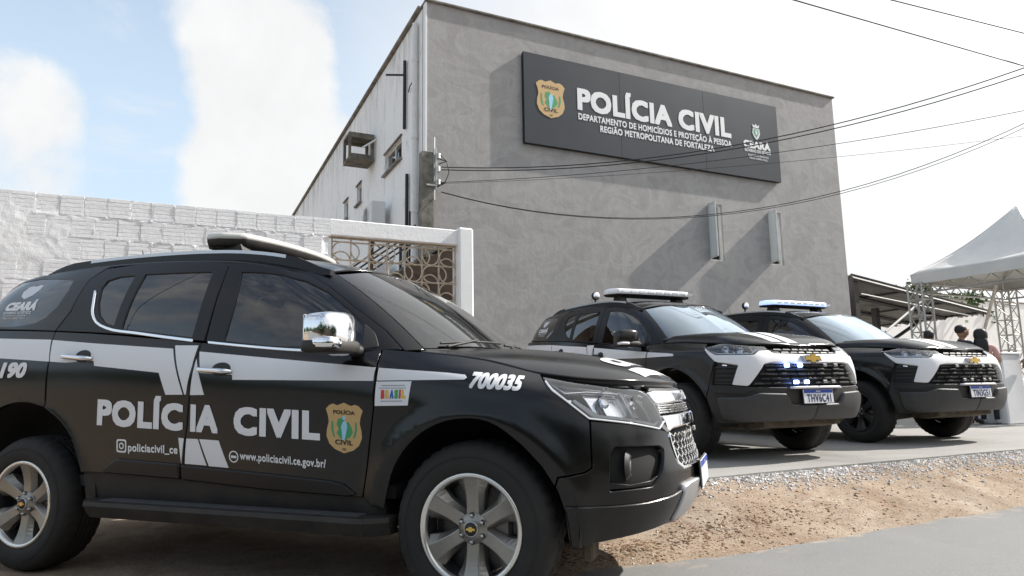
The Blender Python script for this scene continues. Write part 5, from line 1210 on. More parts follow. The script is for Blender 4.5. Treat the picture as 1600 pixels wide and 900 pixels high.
for i,(a0,a1,b0,b1) in enumerate(SW):
    w=empty('side_window',(0,a0,b0),0,parent=BR); L_,hh=a1-a0,b1-b0
    mb=MB(); mb.box((.20,L_/2,hh/2),(.02,L_,hh)); mb.build('room_behind','dark_room',w)
    mb=MB(); k=[((.08,.02,hh/2),(.05,.04,hh)),((.08,L_-.02,hh/2),(.05,.04,hh)),((.08,L_/2,.02),(.05,L_-.082,.04)),((.08,L_/2,hh-.02),(.05,L_-.082,.04))]
    if i==0: k+= [((.08,L_/2,hh/2),(.05,.04,hh-.082))]
    for c_,d_ in k: mb.box(c_,d_)
    mb.build('window_frame','pvc_white',w)
    mb=MB(); mb.box((.085,L_/2,hh/2),(.006,L_-.08,hh-.08)); mb.build('pane','glass_side',w)
    mb=MB(); mb.box((-.02,L_/2,-.025),(.10,L_+.1,.045)); mb.box((-.012,L_/2,hh+.02),(.05,L_+.08,.035)); mb.build('window_sill','coping_dirty',w)
# pipes and conduits on the side wall by the corner
pp=empty('wall_pipes',FW(0,0,0),FA,'white drainpipe and dark conduits running down beside the building corner','pipes')
mb=MB(); mb.tube([(-.07,.50,.3),(-.07,.50,BH-.2)],.055,10)
for z in (2.2,4.3,5.75,7.3): mb.lathe([(.055,-.03),(.066,-.025),(.066,.025),(.055,.03)],12,'z',(-.07,.50,z))
mb.build('drainpipe','pvc_white',pp)
for k,(y,z0,z1,r) in enumerate(((1.05,3.0,5.2,.035),(1.25,6.2,7.65,.035),(.85,2.5,4.4,.022),(1.45,2.5,4.25,.03),(.66,6.9,8.2,.016))):
    mb=MB(); mb.tube([(-.05,y,z0),(-.05,y,z1)],r,8); mb.build('conduit','cable_black',pp)
mb=MB(); mb.tube([(-.03,1.05,4.2),(-.10,1.3,4.0),(-.06,1.7,4.05),(-.05,2.1,4.3)],.012,6); mb.build('loose_cable','cable_black',pp); mb=MB(); mb.tube([(-.03,1.25,7.35),(-.45,1.2,7.25)],.02,6); mb.build('stub_pipe','cable_black',pp); mb=MB(); mb.tube([(-.03,1.05,6.9),(-.05,.9,6.95),(-.05,.5,7.0)],.012,6); mb.build('loose_cable','cable_black',pp)
# concrete box for an old window air conditioner
ab=empty('air_conditioner_box',FW(-.02,-3.75,6.32),FA,'dark mouldy concrete box jutting from the white side wall','concrete box')
for c_,d_,nm in (((-.31,.30,.03),(.60,.62,.06),'bottom_slab'),((-.31,.30,.62),(.60,.62,.06),'top_slab'),((-.31,.02,.325),(.60,.055,.53),'side_panel'),((-.31,.58,.325),(.60,.055,.53),'side_panel')):
    mb=MB()
    if nm=='side_panel':
        mb.box((c_[0]-.27,c_[1],c_[2]),(.06,.055,.53)); mb.box((c_[0]+.26,c_[1],c_[2]),(.07,.055,.53)); mb.box((c_[0],c_[1],.10),(.47,.05,.08)); mb.box((c_[0],c_[1],.56),(.47,.05,.07))
    else: mb.box(c_,d_,0,bev=.008)
    mb.build(nm,'old_concrete',ab)
mb=MB(); mb.tube([(-.30,-.05,.28),(.0,-.10,.50)],.022,8); mb.build('drain_tube','pvc_white',ab)
def condenser(u,d,z,label):
    e=empty('air_conditioner',FW(u,d,z),FA,label,'air conditioner','air conditioner outdoor units on the side wall')
    mb=MB(); mb.box((0,0,.28),(.30,.80,.56),0,bev=.02); mb.build('casing','ac_white',e)
    mb=MB(); mb.lathe([(.21,-.156),(.225,-.166),(.235,-.156)],28,'x',(0,.10,.29)); 
    for r in (.05,.10,.15,.19): mb.tube([(-.16,.10+r*math.cos(a),.29+r*math.sin(a)) for a in np.linspace(0,6.283,25)[:-1]],.004,5,closed=True)
    for a in range(8): mb.tube([(-.162,.10,.29),(-.162,.10+.22*math.cos(a*.785),.29+.22*math.sin(a*.785))],.004,5)
    mb.build('fan_guard','ac_white',e)
    mb=MB(); mb.lathe([(0,-.152),(.20,-.1515)],28,'x',(0,.10,.29)); mb.build('fan_opening','dark_room',e)
    mb=MB()
    for y in(-.3,.3): mb.box((.04,y,-.02),(.46,.04,.04)); mb.tube([(-.12,y,-.03),(.24,y,-.32)],.014,6)
    mb.build('bracket','rust_bar',e); return e
condenser(-.27,-2.75,4.42,'white air conditioner unit on the side wall, above the limewashed boundary wall'); condenser(-.27,-2.3,3.02,'white air conditioner unit seen through the iron grille, below the other one')
# ------------------------------------------------------------------ sign board
SGD=.105
sg=empty('sign_board',FW(0,SGD,0),FA,'long dark grey police department sign board high on the grey facade','sign')
SX0,SX1,SZ0,SZ1=1.97,8.79,5.755,7.645
for i in range(3):
    a=SX0+(SX1-SX0)*i/3; b=SX0+(SX1-SX0)*(i+1)/3; mb=MB(); mb.box(((a+b)/2,.018,(SZ0+SZ1)/2),(b-a-.004,.03,SZ1-SZ0),0,bev=.002); mb.build('sign_panel','sign_grey',sg)
mb=MB()
for c_,d_ in ((((SX0+SX1)/2,.066,SZ0+.02),(SX1-SX0-.01,.06,.04)),(((SX0+SX1)/2,.066,SZ1-.02),(SX1-SX0-.01,.06,.04)),((SX0+.02,.066,(SZ0+SZ1)/2),(.04,.06,SZ1-SZ0-.09)),((SX1-.02,.066,(SZ0+SZ1)/2),(.04,.06,SZ1-SZ0-.09))): mb.box(c_,d_)
mb.build('sign_frame','sign_edge',sg)
SP=lambda x,y,l:(x,-.0008-l,y)
def sgtext(nm,items,mat):
    for s,x0,x1,y0,h,b in items: mb=MB(); text_flat(mb,s,x0,x1,y0,h,SP,b,1.06,0,0,.001); mb.build(nm,mat,sg,False)
sgtext('headline',[('POLÍCIA CIVIL',3.19,7.30,6.655,.445,.048)],'print_white')
sgtext('subtitle',[('DEPARTAMENTO DE HOMICÍDIOS E PROTEÇÃO À PESSOA',3.20,7.29,6.425,.135,.034),('REGIÃO METROPOLITANA DE FORTALEZA',3.72,6.76,6.235,.135,.034)],'print_white')
sgtext('state_name',[('CEARÁ',7.66,8.50,6.49,.165,.06),('GOVERNO DO ESTADO',7.68,8.50,6.385,.072,.035),('SECRETARIA DA SEGURANÇA',7.78,8.42,6.285,.045,.02),('PÚBLICA E DEFESA SOCIAL',7.82,8.38,6.215,.045,.02)],'print_white')
def flat_poly(nm,poly,mat,lift,parent=sg):
    mb=MB(); mb.prism([(x,y) for x,y in poly],-.0008-lift,-.0002-lift*.5,'y'); return mb.build(nm,mat,parent)
cx_,cz_,w_,h_=2.565,6.735,.66,.80
flat_poly('shield_badge',shield_poly(cx_,cz_,w_,h_),'gold_print',.003)
ff=lambda pts:[(cx_+x*w_,cz_+z*h_) for x,z in pts]
flat_poly('badge_map',ff([(-.17,.17),(-.05,.20),(.02,.10),(.12,.12),(.2,.02),(.24,-.08),(.16,-.18),(.03,-.24),(-.1,-.21),(-.2,-.1),(-.14,-.02),(-.2,.06)]),'green_print',.005)
flat_poly('badge_laurel',ff([(-.34,.12),(-.30,.12),(-.29,-.05),(-.24,-.2),(-.30,-.17),(-.35,-.04)]),'green_print',.005); flat_poly('badge_laurel',ff([(.34,.12),(.35,-.04),(.30,-.17),(.24,-.2),(.29,-.05),(.30,.12)]),'green_print',.005)
flat_poly('badge_figure',ff([(-.03,.12),(.05,.14),(.09,.04),(.06,-.08),(.03,-.2),(-.02,-.3),(-.05,-.22),(-.06,-.08),(-.08,.02)]),'sky_print',.007)
for s,x0,x1,z0,z1 in (('POLÍCIA',-.29,.29,.27,.345),('CIVIL',-.24,.24,-.33,-.235),('CE',-.05,.05,-.44,-.40)): mb=MB(); text_flat(mb,s,cx_+x0*w_,cx_+x1*w_,cz_+z0*h_,(z1-z0)*h_,SP,.03,1.05,0,0,.006); mb.build('badge_lettering','ink_black',sg,False)
flat_poly('state_crest',[(7.98,6.98),(8.18,6.98),(8.20,6.86),(8.15,6.76),(8.08,6.70),(8.01,6.76),(7.96,6.86)],'plate_white',.003); flat_poly('crest_crown',[(7.99,7.0),(8.17,7.0),(8.19,7.08),(8.12,7.05),(8.08,7.10),(8.04,7.05),(7.97,7.08)],'plate_white',.003); flat_poly('crest_field',[(8.01,6.96),(8.15,6.96),(8.16,6.87),(8.08,6.75),(8.0,6.87)],'green_print',.005)
flat_poly('crest_centre',[(8.05,6.93),(8.11,6.93),(8.11,6.85),(8.08,6.82),(8.05,6.85)],'plate_white',.007)
# ------------------------------------------------------------------ limewashed boundary wall
WD=3.18; WT=.16; WTOP=3.09
bw=empty('boundary_wall',FW(0,WD,0),FA,'rough limewashed block wall with an iron grille opening, behind the nearest car','wall')
mb=MB(); mb.box((-5.0,.09,1.50),(5.42,.12,2.98)); mb.build('wall_core','limewash',bw)
variants=[]
for k in range(4):
    r=random.Random(k); m_=MB(); L_,Hh,Dp=.200,.214,.05
    # five ribs along a hollow clay block
    prof=[]; nrib=5
    for i in range(nrib):
        z0=-Hh/2+Hh*i/nrib; z1=-Hh/2+Hh*(i+1)/nrib; prof+=[(z0+.004,0),(z1-.004,0)]
        if i<nrib-1: prof+=[(z1-.002,.0035),(z1+.002,.0035)]
    prof=[(-Hh/2,.012)]+prof+[(Hh/2,.012)]
    V=[];F=[]; n=len(prof)
    for sx in (-1,1):
        for z,dp in prof: V.append((sx*(L_/2+r.uniform(-.003,.003)),dp+r.uniform(-.001,.001),z))
    for sx in(-1,1):
        for z in (Hh/2,-Hh/2): V.append((sx*L_/2,Dp,z))
    for i in range(n-1): F.append((i,n+i,n+i+1,i+1))
    F+=[tuple(range(n))[::-1]+(2*n+1,2*n),tuple(range(n,2*n))+(2*n+2,2*n+3),(n-1,2*n-1,2*n+2,2*n),(0,2*n+1,2*n+3,n)]
    m_.add(V,F); me=m_.mesh('brick'); me.materials.append(MATS['limewash']); variants.append(me)
rr_=random.Random(5)
BPU,BPZ=.213,.230
for row in range(9):
    z=WTOP-.113-row*BPZ
    for col in range(24):
        u=-2.375-col*BPU-(BPU/2 if row%2 else 0)
        o=link('brick',rr_.choice(variants),bw); o.location=(u,-.022+rr_.uniform(-.003,.003),z+rr_.uniform(-.003,.003)); o.rotation_euler=(rr_.uniform(-.008,.008),rr_.uniform(-.008,.008),rr_.uniform(-.008,.008))
# plaster thrown over the blocks: thick on the left, only patches on the right, always in the joints
us=np.arange(-7.6,-2.28,.022); zs=np.arange(.0,WTOP+.012,.022); U,Zz=np.meshgrid(us,zs,indexing='ij')
cov=sst(-3.9,-5.0,-(-U)) if False else 1-sst(-5.05,-4.3,U)
big=vnoise(U*1.6+4,Zz*1.9+2,21); med=vnoise(U*5,Zz*5,22); fin=vnoise(U*14,Zz*14,23); vf=vnoise(U*34,Zz*34,24)
thick=-.024+cov*.020+(big-.5)*.026+(med-.5)*.010+(fin-.5)*.006+(vf-.5)*.005
rowf=((WTOP-.113+BPZ/2-Zz)/BPZ); fr=np.abs(rowf-np.round(rowf))*BPZ; par=(np.floor(rowf).astype(int)%2); uf=(-2.375+BPU/2-U-par*BPU/2)/BPU; fu=np.abs(uf-np.round(uf))*BPU
joint=np.exp(-(fr/.012)**2)+np.exp(-(fu/.012)**2); thick=np.maximum(thick,-.007+.009*np.clip(joint,0,1)+(fin-.5)*.010+(vf-.5)*.006-.012*(joint<.3))
topcut=np.where(Zz>WTOP-.03+.03*(vnoise(U*4,U*0+3,25)),-.03,0); thick+=topcut
n,m=U.shape; V=[(float(a),float(-.022-b),float(c)) for a,b,c in zip(U.ravel(),thick.ravel(),Zz.ravel())]; F=[(i*m+j,(i+1)*m+j,(i+1)*m+j+1,i*m+j+1) for i in range(n-1) for j in range(m-1)]
mb=MB(); mb.add(V,F,0,True); mb.build('plaster_coat','limewash',bw,True)
mb=MB(); mb.box((-1.36,.08,2.985),(1.86,.20,.205),0,bev=.012); mb.build('lintel_beam','limewash',bw)
mb=MB(); mb.box((-.53,.06,1.565),(.21,.26,3.11),0,bev=.025); mb.build('end_post','white_paint',bw)
mb=MB(); mb.box((-1.45,.08,1.02),(1.63,.14,2.0)); mb.build('low_wall','limewash',bw)
gi=empty('iron_grille',FW(-2.24,WD-.06,2.03),FA,'rusty white iron grille of half circles set in the boundary wall','grille')
GW,GHt,pit=1.60,.85,.2285
for k in range(8): mb=MB(); mb.tube([(k*pit*1.0,0,0),(k*pit,0,GHt)],.0105,6); mb.build('upright','rust_white',gi)
for z in (.01,.12,.345,.57,GHt-.055,GHt-.01): mb=MB(); mb.tube([(0,0,z),(GW,0,z)],.0105,6); mb.build('cross_bar','rust_white',gi)
for i in range(7):
    for j,z in enumerate((.12,.345,.57)):
        cxx=i*pit; 
        for (a0,c0) in (((-math.pi/2),(cxx,z+.1125)) if (i+j)%2 else (0,(cxx+.114,z)),):
            mb=MB(); mb.tube([(c0[0]+.108*math.cos(a0+t),.012,c0[1]+.108*math.sin(a0+t)) for t in np.linspace(0,math.pi,14)],.0095,6); mb.build('half_circle','rust_white',gi)
        mb=MB(); mb.tube([(cxx+.114+.108*math.cos(t),-.010,z+.1125+(.108*math.sin(t))) for t in (np.linspace(math.pi,2*math.pi,14) if (i+j)%2 else np.linspace(math.pi/2,1.5*math.pi,14))],.0095,6); mb.build('half_circle','rust_white',gi)
mb=MB(); mb.box((.50,.03,.42),(.035,.035,.86)); mb.build('rusty_post','rust_bar',gi)
# stair behind the grille
sr=empty('outside_stair',FW(-2.6,2.05,0),FA,'dark brown outside stair rising behind the iron grille','stair')
mb=MB(); mb.prism([(0.6,1.6),(.6,2.0),(1.31,2.56),(1.68,2.80),(2.45,3.18),(2.45,1.6)],-.04,.55,'y'); mb.build('stair_flight','stair_brown',sr)
for i in range(8):
    mb=MB(); x=.75+i*.21; mb.box((x,.26,2.14+i*.135),(.23,.58,.05)); mb.build('stair_tread','old_concrete',sr)
for k in range(4):
    mb=MB(); mb.tube([(.55,.55+k*.02,2.25+k*.085),(1.95,.55+k*.02,3.30+k*.085)],.016,6); mb.build('stair_rail','cable_black',sr)
# ------------------------------------------------------------------ utility pole and cables
po=empty('utility_pole',FW(-.125,.35,0),FA,'weathered concrete utility pole at the corner of the building','utility pole')
mb=MB(); V=[];F=[]
for z,w in ((0,.30),(5.16,.20)): V+=[(-w/2,-w/2*.8,z),(w/2,-w/2*.8,z),(w/2,w/2*.8,z),(-w/2,w/2*.8,z)]
F=[(0,1,5,4),(1,2,6,5),(2,3,7,6),(3,0,4,7),(4,5,6,7)]; mb.add(V,F); mb.build('post','pole_concrete',po)
mb=MB(); mb.tube([(.13,-.05,4.3),(.13,-.05,5.45)],.022,8); mb.build('riser_pipe','metal_grey',po)
for i,z in enumerate((5.10,4.86,4.62)):
    mb=MB(); mb.lathe([(.0,-.07),(.035,-.065),(.05,-.04),(.03,-.03),(.052,-.008),(.03,.004),(.05,.03),(.03,.045),(.0,.05)],14,'z',(.19,-.10,z)); mb.build('insulator','metal_grey' if i!=1 else 'ac_white',po)
mb=MB(); mb.box((.15,-.10,4.86),(.03,.04,.75)); mb.box((.08,-.1,4.55),(.22,.03,.03)); mb.build('bracket','metal_grey',po)
for k in range(3):
    mb=MB(); mb.tube([(.20,-.10,5.15-.1*k),(.34,-.14,5.0),(.38,-.14,4.8),(.30,-.14,4.60),(.16,-.12,4.52+.05*k)],.010,6); mb.build('jumper_cable','cable_black',po)
def cable(pts_ends,sag,r,label,n=28,group='overhead cables'):
    a,b=[Vector(p) for p in pts_ends]; mb=MB(); P=[]
    for i in range(n+1):
        t=i/n; p=a.lerp(b,t); p.z-=4*sag*t*(1-t); P.append(p)
    mb.tube(P,r,6); o=mb.build('overhead_cable','cable_black'); tag(o,label,'cable',group); return o
A0=lambda z:FW(.12,.45,z)
def cab2(z0,ue,de,z1,sag,r,label,k=1.5):
    # parabola through the pole and (ue,de,z1), carried on past it
    mb=MB(); P=[]
    for i in range(41):
        t=k*i/40; P.append(FW(.12+(ue-.12)*t,.45+(de-.45)*t,z0+(z1-z0)*t-4*sag*t*(1-t)))
    mb.tube(P,r,6); o=mb.build('overhead_cable','cable_black'); tag(o,label,'cable','overhead cables')
cab2(4.90,9.,7.2,6.336,.698,.0085,'thick black service cable, upper one of the pair leaving the utility pole')
cab2(4.85,9.,7.2,6.21,.673,.0085,'thick black service cable, lower one of the pair leaving the utility pole')
cab2(4.62,9.,7.2,5.316,.301,.005,'thin cable below the thick pair, crossing the sign corner')
cab2(4.60,9.,7.2,4.75,.173,.003,'thinnest cable crossing under the sign board')
cab2(4.45,9.,6.8,5.764,1.273,.006,'sagging telephone cable passing in front of the two casement windows')
cab2(4.44,9.,6.8,5.674,1.253,.005,'second sagging telephone cable just below the first, passing the casement windows')
def straight(a,b,r,label):
    a,b=Vector(a),Vector(b); mb=MB(); mb.tube([a-(b-a)*4+Vector((0,0,.0)),a,b,b+(b-a)*8],r,6); o=mb.build('overhead_cable','cable_black'); tag(o,label,'cable','overhead cables')
straight(FW(2.78,5.9,5.7),FW(7.42,6.04,5.7),.009,'street power cable crossing the upper right sky, lower of two')
straight(FW(4.74,5.87,6.2),FW(7.42,6.1,6.2),.009,'street power cable at the top right corner, upper of two')
# ================================================================== right background
def box_truss(parent,base,h,w,name='truss_leg'):
    """square lattice leg standing at base (local)"""
    e=empty(name,base,0,parent=parent); k=w/2
    for sx in(-1,1):
        for sy in(-1,1):
            mb=MB(); mb.tube([(sx*k,sy*k,0),(sx*k,sy*k,h)],.024,8); mb.build('chord','truss_alu',e)
    mb=MB(); n=max(3,int(h/(w*1.05))); st=h/n
    for i in range(n):
        z0,z1=i*st,(i+1)*st
        for (a,b) in (((-k,-k),(k,-k)),((k,-k),(k,k)),((k,k),(-k,k)),((-k,k),(-k,-k))):
            p,q=(a,b) if i%2 else (b,a); mb.tube([(*p,z0),(*q,z1)],.013,6); mb.tube([(*a,z1),(*b,z1)],.013,6)
    mb.build('lacing','truss_alu',e); return e
TU,TD,TX,TY=11.4,1.3,3.6,2.9
tn=empty('event_tent',FW(TU,TD,PADZ),FA,'white pyramid event tent on aluminium truss legs','tent')
EZ=3.25-PADZ; VZ=.24
def tent_canopy():
    mb=MB(); n=14; ap=(TX*.5,-TY*.5,EZ+1.72); V=[];F=[]
    def c3(a,b): return (a*TX,-b*TY)
    sides=[((0,0),(1,0)),((1,0),(1,1)),((1,1),(0,1)),((0,1),(0,0))]
    for (a,b) in sides:
        o=len(V); m=10
        for i in range(n+1):
            t=i/n; ex,ey=c3(a[0]+(b[0]-a[0])*t,a[1]+(b[1]-a[1])*t)
            for j in range(m+1):
                s=j/m; x=ex+(ap[0]-ex)*s; y=ey+(ap[1]-ey)*s; z=EZ+VZ+(ap[2]-EZ-VZ)*s; sagf=math.sin(math.pi*min(1,s*1.05))*math.sin(math.pi*t)
                z-=.16*sagf+.20*math.sin(math.pi*s)*.6; z+=.02*math.sin(t*23)*s*(1-s)*2
                V.append((x,y,z))
        for i in range(n):
            for j in range(m): F.append((o+i*(m+1)+j,o+(i+1)*(m+1)+j,o+(i+1)*(m+1)+j+1,o+i*(m+1)+j+1))
    mb.add(V,F,0,True); return mb
cn=tent_canopy().build('canopy','tent_white',tn); so=cn.modifiers.new('t','SOLIDIFY'); so.thickness=.012
for (a,b) in (((0,0),(1,0)),((1,0),(1,1)),((1,1),(0,1)),((0,1),(0,0))):
    mb=MB(); x0,y0,x1,y1=a[0]*TX,-a[1]*TY,b[0]*TX,-b[1]*TY
    if a[1]==b[1]: mb.box(((x0+x1)/2,y0,EZ+VZ/2),(TX+.02,.012,VZ))
    else: mb.box((x0,(y0+y1)/2,EZ+VZ/2),(.012,TY-.02,VZ))
    mb.build('valance','tent_white',tn)
    q=MB(); k=.14; xs_=lambda v,e:v+(k if e==0 else -k)
    for zz in (EZ+.03,EZ-.20): q.tube([(x0*.94+TX*.03,y0*.94-TY*.03,zz),(x1*.94+TX*.03,y1*.94-TY*.03,zz)],.024,6)
    for i in range(12):
        t0,t1=i/12,(i+1)/12; z0,z1=(EZ+.03,EZ-.20) if i%2 else (EZ-.20,EZ+.03)
        q.tube([((x0+(x1-x0)*t0)*.94+TX*.03,(y0+(y1-y0)*t0)*.94-TY*.03,z0),((x0+(x1-x0)*t1)*.94+TX*.03,(y0+(y1-y0)*t1)*.94-TY*.03,z1)],.014,6)
    q.build('eave_truss','truss_alu',tn)
for a,b in ((.03,.03),(.97,.03),(.03,.97),(.97,.97)): box_truss(tn,(a*TX,-b*TY,0),EZ+.02,.34)
# corrugated lean-to behind the corner
cp=empty('lean_to_roof',FW(11.0,0,0),FA,'corrugated lean-to roof on dark steel beams beyond the facade','lean-to roof')
def RP(a,b):
    A,B,C,Dd=[np.array(p) for p in ((.32,.2,3.74),(6.8,.5,3.03),(7.0,4.2,2.93),(.32,4.2,3.74))]
    return (A*(1-a)+B*a)*(1-b)+(Dd*(1-a)+C*a)*b
nsh=7
for k in range(nsh):
    b0,b1=k/nsh,(k+1)/nsh+.012; mb=MB(); n=25; V=[];F=[]
    for i in range(n):
        b=b0+(b1-b0)*i/(n-1); w=.022*math.cos(b*4.0*2*math.pi/.177)
        for a in (0,.33,.66,1+.02*math.sin(k*2.3)):
            p=RP(a,b); V.append((p[0],p[1],p[2]+w+.006*(k%2)))
    for i in range(n-1):
        for j in range(3): F.append((i*4+j,i*4+j+1,i*4+5+j,i*4+4+j))
    mb.add(V,F,0,True); o=mb.build('roof_sheet','fibre_cement',cp); s=o.modifiers.new('t','SOLIDIFY'); s.thickness=.008
for b in (.0,.34,.68,1.0):
    mb=MB(); p,q=RP(.0,b),RP(.93,b); mb.tube([(p[0],p[1],p[2]-.10),(q[0],q[1],q[2]-.10)],.055,4,smooth=False); mb.build('rafter','steel_dark',cp)
for a in (.05,.35,.65,.93):
    mb=MB(); p,q=RP(a,0),RP(a,1); mb.tube([(p[0],p[1],p[2]-.055),(q[0],q[1],q[2]-.055)],.028,4,smooth=False); mb.build('purlin','steel_dark',cp)
for a,b in ((.03,.03),(.03,.97),(.55,.5),(.6,1.0)):
    p=RP(a,b); mb=MB(); mb.box((p[0],p[1],(p[2]-.1+PADZ)/2+.02),(.16,.16,p[2]-.1-PADZ)); mb.build('steel_post','steel_dark',cp)
mb=MB(); p=RP(.55,.5); mb.tube([(p[0],p[1],2.0),(p[0]+1.2,p[1]-1.0,RP(.75,.25)[2]-.12)],.05,4); mb.tube([(p[0],p[1],2.0),(p[0]-1.2,p[1],3.2)],.05,4); mb.build('brace','steel_dark',cp)
mb=MB(); mb.tube([tuple(RP(.18,.0)-np.array([0,0,1.3])),tuple(RP(.47,.0)-np.array([0,0,.12]))],.03,6); mb.tube([tuple(RP(.05,.0)-np.array([0,0,.45])),tuple(RP(.8,.0)-np.array([0,0,.30]))],.014,6); mb.build('stay_pole','pvc_white',cp)
# white building beyond
wb=empty('white_outbuilding',FW(14.5,-8.5,0),FA,'plain white wall of the outbuilding beyond the lean-to roof','building')
mb=MB(); mb.prism([(0,.0),(30,.0),(30,4.9),(9.5,4.9),(7.5,4.35),(0,4.35)],0,.3,'y'); mb.build('wall','white_paint',wb)
mb=MB(); mb.box((22,.15,4.93),(25,.4,.06)); mb.build('coping','coping_dirty',wb)
# low white gate pillar
gp=empty('gate_pillar',FW(8.84,4.4,PADZ),FA,'low white masonry pillar at the right edge','pillar')
mb=MB(); mb.box((.28,.2,.595),(.56,.5,1.19),0,bev=.02); mb.build('shaft','white_paint',gp)
mb=MB(); mb.box((.28,.2,1.205),(.60,.54,.03),0,bev=.01); mb.build('cap','white_paint',gp)
lp=MB(); lp.tube([(0,0,0),(.55,-.35,1.85)],.028,8); lo=lp.build('leaning_pole','rust_white'); lo.location=FW(9.02,3.75,PADZ+.62); lo.rotation_euler=(0,0,FA); tag(lo,'thin wooden pole leaning beside the white pillar','pole')
sb=MB(); sb.box((0,0,.31),(.5,.4,.62),0,bev=.02); so_=sb.build('concrete_block','white_paint'); so_.location=FW(9.02,3.6,PADZ); so_.rotation_euler=(0,0,FA); tag(so_,'white masonry block behind the gate pillar','block')
# trees beyond
def tree(name,loc,h,cr,label,n=2600,seed=1):
    r=np.random.default_rng(seed); e=empty(name,loc,0,label,'tree','trees beyond the yard')
    mb=MB(); mb.tube([(0,0,0),(.1,.05,h*.35),(0,.1,h*.6)],[.22,.16,.09],10)
    for k in range(6):
        a=k*1.05; mb.tube([(0.05,.05,h*(.35+.04*k)),(cr*.5*math.cos(a),cr*.5*math.sin(a),h*(.6+.04*k))],[.09,.03],7)
    mb.build('trunk','bark',e)
    V=[[],[]];F=[[],[]]; cl=[(r.normal(0,cr*.45),r.normal(0,cr*.45),h*.72+r.normal(0,h*.11)) for _ in range(34)]
    for i in range(n):
        c=cl[r.integers(len(cl))]; p=np.array(c)+r.normal(0,cr*.15,3); s=.10+.10*r.random(); a=r.normal(0,1,3); a/=np.linalg.norm(a); b=np.cross(a,r.normal(0,1,3)); b/=np.linalg.norm(b); k=int(r.random()<.35); o=len(V[k])
        V[k]+=[tuple(p-a*s),tuple(p+b*s*.45),tuple(p+a*s),tuple(p-b*s*.45)]; F[k].append((o,o+1,o+2,o+3))
    for k,mt in enumerate(('leaf_green','leaf_dark')):
        mb=MB(); mb.add(V[k],F[k]); o=mb.build('crown',mt,e,False)
    return e
tree('broadleaf_tree',FW(30.0,-10.5,0),6.3,1.7,'leafy green tree top showing above the white outbuilding wall',3200,3)
